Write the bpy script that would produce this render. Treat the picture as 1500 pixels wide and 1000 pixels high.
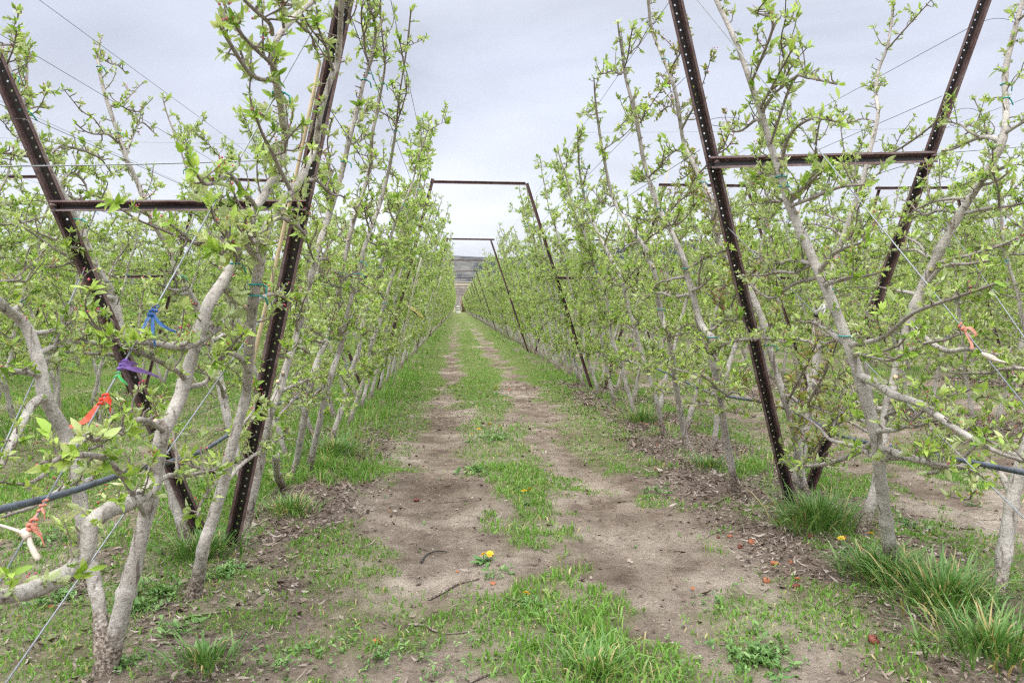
import bpy, math
import numpy as np
from mathutils import Vector, Euler, Matrix

scene = bpy.context.scene
for o in list(bpy.data.objects):
    bpy.data.objects.remove(o)
COL = scene.collection
R = math.radians

# ------------------------------------------------------------------ camera
CAM = Vector((0.0, 0.0, 1.5))
F = 1100.0                                  # focal length in pixels of a 1500 px wide frame
PITCH, YAW = math.atan(51 / F), math.atan(80 / F)
cam_d = bpy.data.cameras.new("camera")
cam = bpy.data.objects.new("camera", cam_d)
COL.objects.link(cam)
cam.location = CAM
cam.rotation_euler = Euler((math.pi / 2 - PITCH, 0, -YAW), 'XYZ')
cam_d.sensor_width = 36.0
cam_d.lens = F / 1500 * 36.0
cam_d.clip_end = 9000
cam_d.clip_start = 0.05
cam_d.dof.use_dof = True
cam_d.dof.focus_distance = 7.0
cam_d.dof.aperture_fstop = 7.0
scene.camera = cam
CM = cam.rotation_euler.to_matrix()


def ray(u, v):
    d = CM @ Vector(((u - 750) / F, (500 - v) / F, -1))
    return d


def on_ground(u, v, z=0.0):
    d = ray(u, v)
    t = (z - CAM.z) / d.z
    return CAM + d * t


def on_wall(u, v, x0, m):
    """ray meets the leaning wall x = x0 + m z"""
    d = ray(u, v)
    t = (x0 + m * CAM.z - CAM.x) / (d.x - m * d.z)
    return CAM + d * t


def at_y(u, v, y):
    d = ray(u, v)
    return CAM + d * (y / d.y)


def px(p):
    q = CM.transposed() @ (Vector(p) - CAM)
    return 750 + F * q.x / -q.z, 500 - F * q.y / -q.z


# ------------------------------------------------------------------ world, sun, exposure
world = bpy.data.worlds.new("World")
scene.world = world
world.use_nodes = True
wn, wl = world.node_tree.nodes, world.node_tree.links
wn.clear()
SUN_EL, SUN_AZ = R(52), R(200)
sky = wn.new("ShaderNodeTexSky")
sky.sky_type = 'NISHITA'
sky.sun_disc = False
sky.sun_elevation = SUN_EL
sky.sun_rotation = SUN_AZ
sky.air_density = 1.0
sky.dust_density = 2.0
tc = wn.new("ShaderNodeTexCoord")
sep = wn.new("ShaderNodeSeparateXYZ")
wl.new(tc.outputs["Generated"], sep.inputs[0])
ramp = wn.new("ShaderNodeValToRGB")          # overcast: milky near the horizon, grey above it, bright overhead
e = ramp.color_ramp.elements
e[0].position, e[0].color = 0.0, (0.63, 0.65, 0.71, 1)
e[1].position, e[1].color = 1.0, (2.6, 2.62, 2.65, 1)
for p_, c_ in ((0.13, (0.59, 0.612, 0.68)), (0.30, (0.50, 0.53, 0.625)), (0.45, (0.60, 0.63, 0.70)), (0.58, (2.0, 2.02, 2.05))):
    n_ = e.new(p_)
    n_.color = (*c_, 1)
wl.new(sep.outputs["Z"], ramp.inputs[0])
mp = wn.new("ShaderNodeMapping")
mp.inputs["Scale"].default_value = (1.3, 1.3, 3.4)
mp.inputs["Rotation"].default_value = (0.1, 0.12, 0.4)
wl.new(tc.outputs["Generated"], mp.inputs[0])
cn = wn.new("ShaderNodeTexNoise")
cn.inputs["Scale"].default_value = 1.6
cn.inputs["Detail"].default_value = 5
cn.inputs["Roughness"].default_value = 0.5
cn.inputs["Distortion"].default_value = 0.5
wl.new(mp.outputs[0], cn.inputs["Vector"])
cr = wn.new("ShaderNodeMapRange")
cr.inputs["From Min"].default_value = 0.3
cr.inputs["From Max"].default_value = 0.7
cr.inputs["To Min"].default_value = 6.1
cr.inputs["To Max"].default_value = 9.6
wl.new(cn.outputs["Fac"], cr.inputs["Value"])
sc_ = wn.new("ShaderNodeVectorMath")
sc_.operation = 'SCALE'
wl.new(ramp.outputs[0], sc_.inputs[0])
wl.new(cr.outputs[0], sc_.inputs["Scale"])
mx = wn.new("ShaderNodeMix")
mx.data_type = 'RGBA'
mx.inputs["Factor"].default_value = 0.93
wl.new(sky.outputs[0], mx.inputs["A"])
wl.new(sc_.outputs[0], mx.inputs["B"])
bg = wn.new("ShaderNodeBackground")
bg.inputs["Strength"].default_value = 0.1
wl.new(mx.outputs["Result"], bg.inputs[0])
wo = wn.new("ShaderNodeOutputWorld")
wl.new(bg.outputs[0], wo.inputs[0])

sd = bpy.data.lights.new("sun", 'SUN')
sd.energy = 1.1
sd.angle = R(22)
sd.color = (1.0, 0.965, 0.91)
sun = bpy.data.objects.new("sun", sd)
COL.objects.link(sun)
to_sun = Vector((math.sin(SUN_AZ) * math.cos(SUN_EL), math.cos(SUN_AZ) * math.cos(SUN_EL), math.sin(SUN_EL)))
sun.rotation_euler = to_sun.to_track_quat('Z', 'Y').to_euler()
sun.location = (0, 0, 30)

scene.view_settings.view_transform = 'Standard'
scene.view_settings.look = 'None'
scene.view_settings.exposure = 0.86
scene.view_settings.gamma = 1
scene.cycles.max_bounces = 6
scene.cycles.diffuse_bounces = 4
scene.cycles.transmission_bounces = 3
scene.cycles.use_denoising = False
scene.cycles.pixel_filter_type = 'BLACKMAN_HARRIS'
scene.cycles.filter_width = 1.25
try:
    scene.cycles.denoising_input_passes = 'RGB_ALBEDO_NORMAL'
    scene.cycles.denoising_prefilter = 'ACCURATE'
except Exception:
    pass

# ------------------------------------------------------------------ helpers
rng = np.random.default_rng(7)


def tag(o, label=None, cat=None, group=None, kind=None):
    if label:
        o["label"] = label
    if cat:
        o["category"] = cat
    if group:
        o["group"] = group
    if kind:
        o["kind"] = kind
    return o


def empty(name, loc, rz=0.0):
    o = bpy.data.objects.new(name, None)
    o.empty_display_size = 0.1
    o.location = loc
    o.rotation_euler = (0, 0, rz)
    COL.objects.link(o)
    return o


class MB:
    """collects vertices and faces, builds them as one mesh object"""

    def __init__(self):
        self.v, self.a, self.q, self.t, self.qm, self.tm, self.n = [], [], [], [], [], [], 0

    def add(self, v, quads=None, tris=None, attr=0.0, mat=0):
        v = np.asarray(v, float).reshape(-1, 3)
        self.v.append(v)
        a = np.broadcast_to(np.asarray(attr, float), (len(v),))
        self.a.append(a)
        if quads is not None and len(quads):
            q = np.asarray(quads, int).reshape(-1, 4) + self.n
            self.q.append(q)
            self.qm.append(np.full(len(q), mat))
        if tris is not None and len(tris):
            t = np.asarray(tris, int).reshape(-1, 3) + self.n
            self.t.append(t)
            self.tm.append(np.full(len(t), mat))
        self.n += len(v)

    def mesh(self, name, mats, attr="tone", smooth=True):
        me = bpy.data.meshes.new(name)
        v = np.concatenate(self.v)
        q = np.concatenate(self.q) if self.q else np.zeros((0, 4), int)
        t = np.concatenate(self.t) if self.t else np.zeros((0, 3), int)
        me.vertices.add(len(v))
        me.vertices.foreach_set("co", v.astype(np.float32).ravel())
        idx = np.concatenate([q.ravel(), t.ravel()]).astype(np.int32)
        me.loops.add(len(idx))
        me.loops.foreach_set("vertex_index", idx)
        me.polygons.add(len(q) + len(t))
        st = np.concatenate([np.arange(len(q)) * 4, len(q) * 4 + np.arange(len(t)) * 3]).astype(np.int32)
        me.polygons.foreach_set("loop_start", st)
        mi = np.concatenate([np.concatenate(self.qm) if self.qm else np.zeros(0), np.concatenate(self.tm) if self.tm else np.zeros(0)])
        for m in mats:
            me.materials.append(m)
        me.polygons.foreach_set("material_index", mi.astype(np.int32))
        me.polygons.foreach_set("use_smooth", np.full(len(q) + len(t), smooth))
        at = me.attributes.new(attr, 'FLOAT', 'POINT')
        at.data.foreach_set("value", np.concatenate(self.a).astype(np.float32))
        me.update(calc_edges=True)
        return me

    def build(self, name, mats, parent=None, attr="tone", smooth=True, loc=None):
        if not isinstance(mats, (list, tuple)):
            mats = [mats]
        o = bpy.data.objects.new(name, self.mesh(name, mats, attr, smooth))
        COL.objects.link(o)
        if parent is not None:
            o.parent = parent
        if loc is not None:
            o.location = loc
        return o


def smooth_path(pts, step=0.05):
    """Catmull-Rom through the points (x, y, z, radius)"""
    P = np.asarray(pts, float)
    if len(P) < 2:
        return P
    E = np.vstack([2 * P[0] - P[1], P, 2 * P[-1] - P[-2]])
    out = []
    for i in range(1, len(E) - 2):
        p0, p1, p2, p3 = E[i - 1], E[i], E[i + 1], E[i + 2]
        k = max(2, int(np.linalg.norm(p2[:3] - p1[:3]) / step))
        t = np.linspace(0, 1, k, endpoint=False)[:, None]
        out.append(0.5 * (2 * p1 + (p2 - p0) * t + (2 * p0 - 5 * p1 + 4 * p2 - p3) * t ** 2 + (3 * p1 - p0 - 3 * p2 + p3) * t ** 3))
    out.append(P[-1:])
    return np.vstack(out)


def tube(mb, P, n=8, mat=0, lumps=0.0, attr=None, cap=True):
    """swept tube along P rows (x, y, z, radius)"""
    P = np.asarray(P, float)
    k = len(P)
    T = np.gradient(P[:, :3], axis=0)
    T /= np.linalg.norm(T, axis=1)[:, None] + 1e-9
    ref = np.array([1.0, 0.13, 0.21]) if abs(T[0, 0]) < 0.8 else np.array([0.1, 0.2, 1.0])
    U = np.zeros((k, 3))
    u = np.cross(T[0], ref)
    for i in range(k):
        u = u - T[i] * np.dot(u, T[i])
        u = u / (np.linalg.norm(u) + 1e-9)
        U[i] = u
    W = np.cross(T, U)
    a = np.linspace(0, 2 * np.pi, n, endpoint=False)
    r = P[:, 3][:, None] * np.ones((k, n))
    if lumps:
        e_ = rng.normal(size=(k + 8, n))
        e_ = (e_ + np.roll(e_, 1, 1)) * .7
        c_ = np.cumsum(np.vstack([np.zeros((1, n)), e_]), 0)
        e_ = (c_[8:8 + k] - c_[:k]) / 8 * 2.2
        r = r * (1 + lumps * e_)
    V = P[:, None, :3] + r[:, :, None] * (np.cos(a)[None, :, None] * U[:, None] + np.sin(a)[None, :, None] * W[:, None])
    V = V.reshape(-1, 3)
    i, j = np.meshgrid(np.arange(k - 1), np.arange(n), indexing='ij')
    j2 = (j + 1) % n
    q = np.stack([i * n + j, i * n + j2, (i + 1) * n + j2, (i + 1) * n + j], -1).reshape(-1, 4)
    at = np.repeat(P[:, 3], n) if attr is None else attr
    tris = []
    if cap:
        V = np.vstack([V, P[0, :3], P[-1, :3]])
        if attr is None:
            at = np.concatenate([at, [P[0, 3], P[-1, 3]]])
        c0, c1 = k * n, k * n + 1
        for s in range(n):
            tris.append((c0, (s + 1) % n, s))
            tris.append((c1, (k - 1) * n + s, (k - 1) * n + (s + 1) % n))
    mb.add(V, q, tris, at, mat)


def box(mb, c, s, mat=0, attr=0.0):
    x, y, z = [d / 2 for d in s]
    v = np.array([(a, b, d) for a in (-x, x) for b in (-y, y) for d in (-z, z)]) + np.asarray(c, float)
    mb.add(v, [(0, 1, 3, 2), (4, 6, 7, 5), (0, 4, 5, 1), (2, 3, 7, 6), (0, 2, 6, 4), (1, 5, 7, 3)], None, attr, mat)


# noise on numpy arrays -------------------------------------------------
def _hash(ix, iy, s):
    h = (ix.astype(np.int64) * 374761393 + iy.astype(np.int64) * 668265263 + s * 974634541) & 0xffffffff
    h = ((h ^ (h >> 13)) * 1274126177) & 0xffffffff
    return ((h ^ (h >> 16)) & 0xffff) / 65535.0


def vnoise(x, y, s=0):
    ix, iy = np.floor(x), np.floor(y)
    fx, fy = x - ix, y - iy
    fx, fy = fx * fx * (3 - 2 * fx), fy * fy * (3 - 2 * fy)
    a, b = _hash(ix, iy, s), _hash(ix + 1, iy, s)
    c, d = _hash(ix, iy + 1, s), _hash(ix + 1, iy + 1, s)
    return (a * (1 - fx) + b * fx) * (1 - fy) + (c * (1 - fx) + d * fx) * fy


def fbm(x, y, s=0, o=4):
    v, w, t = 0, 0.5, 0
    for i in range(o):
        v = v + w * vnoise(x * 2 ** i + 17.3 * i, y * 2 ** i - 9.1 * i, s + i)
        t += w
        w *= 0.5
    return v / t


def sstep(a, b, x):
    t = np.clip((x - a) / (b - a + 1e-9), 0, 1)
    return t * t * (3 - 2 * t)


PER, ALLEY = 3.95, 0.50                    # row spacing, centre of the alley


def sdist(x):
    return (x - ALLEY + PER / 2) % PER - PER / 2


def height(x, y):
    x, y = np.asarray(x, float), np.asarray(y, float)
    s = np.abs(sdist(x))
    h = 0.05 * (fbm(x * 0.9, y * 0.9, 3) - 0.5) + 0.036 * (fbm(x * 5, y * 5, 5, 5) - 0.5)
    h = h + 0.03 * sstep(1.1, 1.8, s) - 0.028 * np.exp(-((s - 0.68) / 0.25) ** 2)
    h = h * (1 - sstep(60, 200, y))
    far = np.clip((y - 240) / 470, 0, 3)
    return h + 19 * far


def hz(x, y):
    return float(height(np.array([x]), np.array([y]))[0])


def coverage(x, y):
    """how much of the soil is covered by grass, 0..1"""
    s = sdist(x)
    a = np.abs(s)
    main = (np.abs(x - ALLEY) < PER / 2)
    left = x < -1.4
    wob = 0.30 * (vnoise(y * 0.5, x * 0 + 3.3, 21) - 0.5) + 0.25 * (fbm(x * 3, y * 2.4, 23, 2) - 0.5)
    cen = 1 - sstep(0.10, 0.62, np.abs(s + 0.05 + wob))
    trk = np.exp(-((a - 0.66) / 0.3) ** 2)
    a = a + 0.35 * (fbm(x * 1.9, y * 1.2, 29, 3) - 0.5)
    out = sstep(0.70, 1.08, a) * (1 - sstep(1.35, 1.6, a))
    und = sstep(1.4, 1.65, a)
    near = 1 - sstep(5.5, 9.5, y)
    cl = np.where(s < 0, 0.90 - 0.70 * near, 0.72 - 0.46 * near)
    ul = np.where(s < 0, 0.80 - 0.60 * near, 0.38 - 0.18 * near)
    c = 0.19 + 0.12 * sstep(7, 14, y) + (0.64 + .16 * sstep(5, 8, y)) * cen * (1 - 0.22 * near) + cl * out + ul * und
    lowl = (1 - sstep(3.6, 4.6, y)) * main
    c = c + lowl * np.where(x < 0.15, 0.14, 0.0)
    clump = np.exp(-(((x - 0.58) / 0.22) ** 2 + ((y - 3.0) / 0.5) ** 2) * 1.2)
    clump2 = np.exp(-(((x - 1.45) / 0.3) ** 2 + ((y - 3.2) / 0.35) ** 2))
    bare = np.exp(-(((x - 0.72) / 0.8) ** 2 + ((y - 4.35) / 0.62) ** 2))
    bare2 = np.exp(-(((x + 0.75) / 0.3) ** 2 + ((y - 5.6) / 0.6) ** 2))
    c = c + 0.4 * clump + 0.25 * clump2 - 0.55 * bare - 0.4 * bare2
    c = np.where(main, c, np.where(left, 0.95 - 0.25 * near * sstep(-3.6, -2.4, x) - 0.2 * trk * near, 0.42 + 0.35 * cen + 0.25 * out))
    f = sstep(14, 60, y)
    c = c * (1 - f) + f * (0.93 - 0.4 * trk * (1 - sstep(30, 90, y)))
    return np.clip(c, 0, 1)


def grass(x, y):
    n = 0.62 * fbm(x * 1.5, y * 1.15, 31, 3) + 0.38 * fbm(x * 5.5, y * 4.5, 37, 2)
    n = np.clip((n - 0.5) * 2.0 + 0.5, 0, 1)
    th = 1 - coverage(x, y)
    return sstep(th - 0.12, th + 0.26, n)


def litter(x, y):
    s = np.abs(sdist(x))
    b = sstep(1.0, 1.45, s) * (0.5 + 0.9 * fbm(x * 2.2, y * 2.2, 51, 3))
    return np.clip(b, 0, 1) * (1 - 0.75 * grass(x, y)) * (1 - 0.5 * sstep(12, 40, y))


# ------------------------------------------------------------------ materials
def new_mat(name):
    m = bpy.data.materials.new(name)
    m.use_nodes = True
    nt = m.node_tree
    b = nt.nodes["Principled BSDF"]
    return m, nt.nodes, nt.links, b


def ramp_node(N, stops):
    r = N.new("ShaderNodeValToRGB")
    el = r.color_ramp.elements
    el[0].position, el[0].color = stops[0][0], (*stops[0][1], 1)
    el[1].position, el[1].color = stops[-1][0], (*stops[-1][1], 1)
    for p, c in stops[1:-1]:
        k = el.new(p)
        k.color = (*c, 1)
    return r


def attr_node(N, name):
    a = N.new("ShaderNodeAttribute")
    a.attribute_name = name
    return a


def noise_node(N, L, scale, detail=4, rough=0.6, coord="Object"):
    t = N.new("ShaderNodeTexCoord")
    n = N.new("ShaderNodeTexNoise")
    n.inputs["Scale"].default_value = scale
    n.inputs["Detail"].default_value = detail
    n.inputs["Roughness"].default_value = rough
    L.new(t.outputs[coord], n.inputs["Vector"])
    return n


def mixc(N, L, fac, a, b, blend='MIX'):
    m = N.new("ShaderNodeMix")
    m.data_type = 'RGBA'
    m.blend_type = blend
    for s, k in ((fac, "Factor"), (a, "A"), (b, "B")):
        if isinstance(s, (int, float)):
            m.inputs[k].default_value = s
        elif isinstance(s, tuple):
            m.inputs[k].default_value = (*s, 1)
        else:
            L.new(s, m.inputs[k])
    return m.outputs["Result"]


def bump(N, L, B, h, strength=0.4, dist=0.01):
    b = N.new("ShaderNodeBump")
    b.inputs["Strength"].default_value = strength
    b.inputs["Distance"].default_value = dist
    L.new(h, b.inputs["Height"])
    L.new(b.outputs[0], B.inputs["Normal"])


def plain(name, col, rough=0.6, metal=0.0, var=0.25, scale=30, bmp=0.0):
    m, N, L, B = new_mat(name)
    n = noise_node(N, L, scale)
    c2 = tuple(c * (1 - var) for c in col)
    c1 = tuple(min(1, c * (1 + var)) for c in col)
    r = ramp_node(N, [(0.3, c2), (0.7, c1)])
    L.new(n.outputs["Fac"], r.inputs[0])
    L.new(r.outputs[0], B.inputs["Base Color"])
    B.inputs["Roughness"].default_value = rough
    B.inputs["Metallic"].default_value = metal
    if bmp:
        bump(N, L, B, n.outputs["Fac"], bmp, 0.004)
    return m


def leafy(name, stops, trans=0.3, rough=0.5, back=None):
    m, N, L, B = new_mat(name)
    a = attr_node(N, "tone")
    r = ramp_node(N, stops)
    L.new(a.outputs["Fac"], r.inputs[0])
    col = r.outputs[0]
    if back:
        g = N.new("ShaderNodeNewGeometry")
        f = N.new("ShaderNodeMath")
        f.operation = 'MULTIPLY'
        f.inputs[1].default_value = 0.7
        L.new(g.outputs["Backfacing"], f.inputs[0])
        col = mixc(N, L, f.outputs[0], col, back)
    L.new(col, B.inputs["Base Color"])
    B.inputs["Roughness"].default_value = rough
    B.inputs["Specular IOR Level"].default_value = 0.35
    tr = N.new("ShaderNodeBsdfTranslucent")
    L.new(mixc(N, L, 1.0, col, (1.0, 1.0, 0.55), 'MULTIPLY'), tr.inputs[0])
    ms = N.new("ShaderNodeMixShader")
    ms.inputs[0].default_value = trans
    L.new(B.outputs[0], ms.inputs[1])
    L.new(tr.outputs[0], ms.inputs[2])
    L.new(ms.outputs[0], N["Material Output"].inputs["Surface"])
    return m


M = {}
M["leaf"] = leafy("apple_leaf", [(0.0, (0.14, 0.26, 0.034)), (0.35, (0.315, 0.495, 0.068)), (0.7, (0.49, 0.64, 0.145)), (1.0, (0.64, 0.68, 0.42))],
                  0.34, 0.45, (0.52, 0.57, 0.36))
M["leaf_red"] = leafy("crab_leaf", [(0.0, (0.18, 0.25, 0.035)), (0.6, (0.34, 0.41, 0.075)), (1.0, (0.44, 0.40, 0.10))], 0.3, 0.45, (0.34, 0.38, 0.16))
M["bud"] = plain("pink_bud", (0.46, 0.075, 0.12), 0.5, 0, 0.5, 60)
M["bud_pale"] = plain("pale_bud", (0.66, 0.42, 0.42), 0.5, 0, 0.3, 60)
M["grass"] = leafy("grass_blade", [(0.0, (0.10, 0.22, 0.034)), (0.5, (0.19, 0.37, 0.062)), (0.85, (0.31, 0.45, 0.12)), (0.95, (0.46, 0.41, 0.18)), (1.0, (0.54, 0.46, 0.25))], 0.3, 0.5)
M["tuft"] = leafy("tuft_blade", [(0.0, (0.06, 0.155, 0.026)), (0.5, (0.125, 0.265, 0.058)), (0.85, (0.26, 0.40, 0.15)), (0.95, (0.40, 0.33, 0.13)), (1.0, (0.5, 0.40, 0.2))], 0.28, 0.42)
M["weed"] = leafy("weed_leaf", [(0.0, (0.085, 0.19, 0.05)), (0.6, (0.16, 0.30, 0.085)), (1.0, (0.28, 0.40, 0.16))], 0.2, 0.5)
M["litter"] = leafy("dry_litter", [(0.0, (0.055, 0.036, 0.028)), (0.35, (0.16, 0.11, 0.085)), (0.65, (0.31, 0.255, 0.215)), (0.93, (0.47, 0.42, 0.37)), (1.0, (0.36, 0.13, 0.055))], 0.05, 0.8)
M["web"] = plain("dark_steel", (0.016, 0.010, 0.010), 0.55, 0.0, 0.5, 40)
M["white"] = plain("white_plastic", (0.78, 0.77, 0.74), 0.5, 0, 0.06, 20)
M["black"] = plain("black_rubber", (0.02, 0.02, 0.023), 0.5, 0, 0.3, 40)
M["hose"] = plain("grey_hose", (0.085, 0.10, 0.135), 0.42, 0, 0.45, 14)
M["wire"] = plain("galvanised_wire", (0.30, 0.32, 0.35), 0.45, 0.35, 0.2, 60)
M["wire_dark"] = plain("dark_wire", (0.085, 0.09, 0.105), 0.5, 0.2, 0.2, 60)
M["teal"] = plain("teal_tape", (0.015, 0.33, 0.30), 0.5, 0, 0.15, 30)
M["orange"] = leafy("orange_tape", [(0, (0.85, 0.115, 0.06)), (1, (0.9, 0.17, 0.10))], 0.35, 0.4)
M["purple"] = leafy("purple_tape", [(0, (0.25, 0.12, 0.55)), (1, (0.40, 0.25, 0.72))], 0.3, 0.4)
M["blue"] = leafy("blue_tape", [(0, (0.08, 0.22, 0.66)), (1, (0.18, 0.36, 0.78))], 0.3, 0.4)
M["green"] = leafy("green_tape", [(0, (0.08, 0.58, 0.17)), (1, (0.15, 0.66, 0.25))], 0.3, 0.4)
M["peach"] = leafy("faded_pink_tape", [(0, (0.75, 0.30, 0.22)), (1, (0.8, 0.42, 0.33))], 0.3, 0.5)
M["cream"] = plain("cream_twine", (0.66, 0.59, 0.49), 0.8, 0, 0.2, 60)
M["yellow"] = leafy("yellow_tape", [(0, (0.66, 0.62, 0.22)), (1, (0.74, 0.70, 0.32))], 0.25, 0.5)
M["bamboo"] = plain("tan_stake", (0.56, 0.45, 0.29), 0.6, 0, 0.15, 12)
M["pale_stake"] = plain("pale_stake", (0.80, 0.76, 0.67), 0.6, 0, 0.12, 12)
M["petal"] = plain("dandelion_petal", (0.80, 0.52, 0.01), 0.6, 0, 0.12, 120)
M["apple"] = plain("rotten_apple", (0.15, 0.042, 0.026), 0.7, 0, 0.7, 50, 0.9)
M["apple_hot"] = plain("withered_apple", (0.30, 0.10, 0.042), 0.7, 0, 0.6, 50, 0.9)
M["cut"] = plain("cut_wood", (0.60, 0.46, 0.31), 0.7, 0, 0.2, 40)


def bark(name, hi, lo, shoot):
    m, N, L, B = new_mat(name)
    n1 = noise_node(N, L, 9, 6, 0.62)
    n2 = noise_node(N, L, 75, 4, 0.7)
    r1 = ramp_node(N, [(0.30, lo), (0.52, tuple((a + b) / 2 for a, b in zip(hi, lo))), (0.70, hi)])
    L.new(n1.outputs["Fac"], r1.inputs[0])
    r2 = ramp_node(N, [(0.33, (0.66, 0.63, 0.59)), (0.48, (1, 1, 1)), (0.75, (1.12, 1.1, 1.06))])
    L.new(n2.outputs["Fac"], r2.inputs[0])
    c = mixc(N, L, 0.75, r1.outputs[0], r2.outputs[0], 'MULTIPLY')
    # rings and lenticels run round the stem
    t = N.new("ShaderNodeTexCoord")
    mpn = N.new("ShaderNodeMapping")
    mpn.inputs["Scale"].default_value = (22, 22, 34)
    L.new(t.outputs["Object"], mpn.inputs[0])
    n3 = N.new("ShaderNodeTexNoise")
    n3.inputs["Scale"].default_value = 1.0
    n3.inputs["Detail"].default_value = 3
    L.new(mpn.outputs[0], n3.inputs["Vector"])
    r3 = ramp_node(N, [(0.28, (0.62, 0.58, 0.53)), (0.40, (1, 1, 1)), (0.7, (1.06, 1.05, 1.03))])
    L.new(n3.outputs["Fac"], r3.inputs[0])
    c = mixc(N, L, 0.7, c, r3.outputs[0], 'MULTIPLY')
    vo = N.new("ShaderNodeTexVoronoi")
    vo.inputs["Scale"].default_value = 26
    vo.inputs["Randomness"].default_value = 1.0
    L.new(t.outputs["Object"], vo.inputs["Vector"])
    rv = ramp_node(N, [(0.07, (0.30, 0.245, 0.205)), (0.16, (1, 1, 1)), (1.0, (1, 1, 1))])
    L.new(vo.outputs["Distance"], rv.inputs[0])
    c = mixc(N, L, 0.75, c, rv.outputs[0], 'MULTIPLY')
    # long dark cracks and the flaking brown foot
    mq = N.new("ShaderNodeMapping")
    mq.inputs["Scale"].default_value = (38, 38, 3.2)
    L.new(t.outputs["Object"], mq.inputs[0])
    n5 = N.new("ShaderNodeTexNoise")
    n5.inputs["Scale"].default_value = 1.0
    n5.inputs["Detail"].default_value = 4
    L.new(mq.outputs[0], n5.inputs["Vector"])
    r5 = ramp_node(N, [(0.33, (0.34, 0.28, 0.235)), (0.42, (1, 1, 1)), (0.8, (1.10, 1.09, 1.07))])
    L.new(n5.outputs["Fac"], r5.inputs[0])
    c = mixc(N, L, 0.8, c, r5.outputs[0], 'MULTIPLY')
    sx = N.new("ShaderNodeSeparateXYZ")
    L.new(t.outputs["Object"], sx.inputs[0])
    ma = N.new("ShaderNodeMath")
    ma.operation = 'MULTIPLY_ADD'
    ma.inputs[1].default_value = 0.35
    L.new(n1.outputs["Fac"], ma.inputs[0])
    L.new(sx.outputs["Z"], ma.inputs[2])
    mf = N.new("ShaderNodeMapRange")
    mf.inputs["From Min"].default_value = 0.27
    mf.inputs["From Max"].default_value = 0.38
    mf.inputs["To Min"].default_value = 0.95
    mf.inputs["To Max"].default_value = 0.0
    L.new(ma.outputs[0], mf.inputs["Value"])
    rf = ramp_node(N, [(0.38, (0.055, 0.040, 0.032)), (0.5, (0.19, 0.145, 0.115)), (0.62, (0.44, 0.38, 0.32))])
    L.new(n2.outputs["Fac"], rf.inputs[0])
    if name == "apple_bark":
        c = mixc(N, L, mf.outputs[0], c, rf.outputs[0])
    a = attr_node(N, "tone")
    mr = N.new("ShaderNodeMapRange")
    mr.inputs["From Min"].default_value = 0.003
    mr.inputs["From Max"].default_value = 0.013
    L.new(a.outputs["Fac"], mr.inputs["Value"])
    c = mixc(N, L, mr.outputs[0], shoot, c)
    L.new(c, B.inputs["Base Color"])
    B.inputs["Roughness"].default_value = 0.75
    B.inputs["Specular IOR Level"].default_value = 0.25
    ad = N.new("ShaderNodeMath")
    ad.operation = 'ADD'
    L.new(n2.outputs["Fac"], ad.inputs[0])
    L.new(n3.outputs["Fac"], ad.inputs[1])
    bump(N, L, B, ad.outputs[0], 0.8, 0.010)
    return m


M["bark"] = bark("apple_bark", (0.58, 0.55, 0.515), (0.33, 0.305, 0.28), (0.21, 0.17, 0.15))
M["bark_far"] = bark("grey_bark", (0.42, 0.39, 0.37), (0.25, 0.23, 0.22), (0.30, 0.27, 0.265))


def steel(name):
    m, N, L, B = new_mat(name)
    n1 = noise_node(N, L, 5, 6, 0.65)
    n2 = noise_node(N, L, 60, 5, 0.7)
    r = ramp_node(N, [(0.28, (0.085, 0.045, 0.042)), (0.5, (0.165, 0.110, 0.108)), (0.72, (0.28, 0.225, 0.225))])
    L.new(n1.outputs["Fac"], r.inputs[0])
    r2 = ramp_node(N, [(0.35, (0.5, 0.42, 0.4)), (0.6, (1, 1, 1)), (0.8, (1.35, 1.1, 1.0))])
    L.new(n2.outputs["Fac"], r2.inputs[0])
    L.new(mixc(N, L, 0.8, r.outputs[0], r2.outputs[0], 'MULTIPLY'), B.inputs["Base Color"])
    B.inputs["Roughness"].default_value = 0.55
    B.inputs["Metallic"].default_value = 0.15
    bump(N, L, B, n2.outputs["Fac"], 0.3, 0.002)
    return m


M["steel"] = steel("rusty_steel")
M["web_brown"] = plain("brown_steel", (0.11, 0.060, 0.056), 0.6, 0.0, 0.4, 20)


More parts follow.
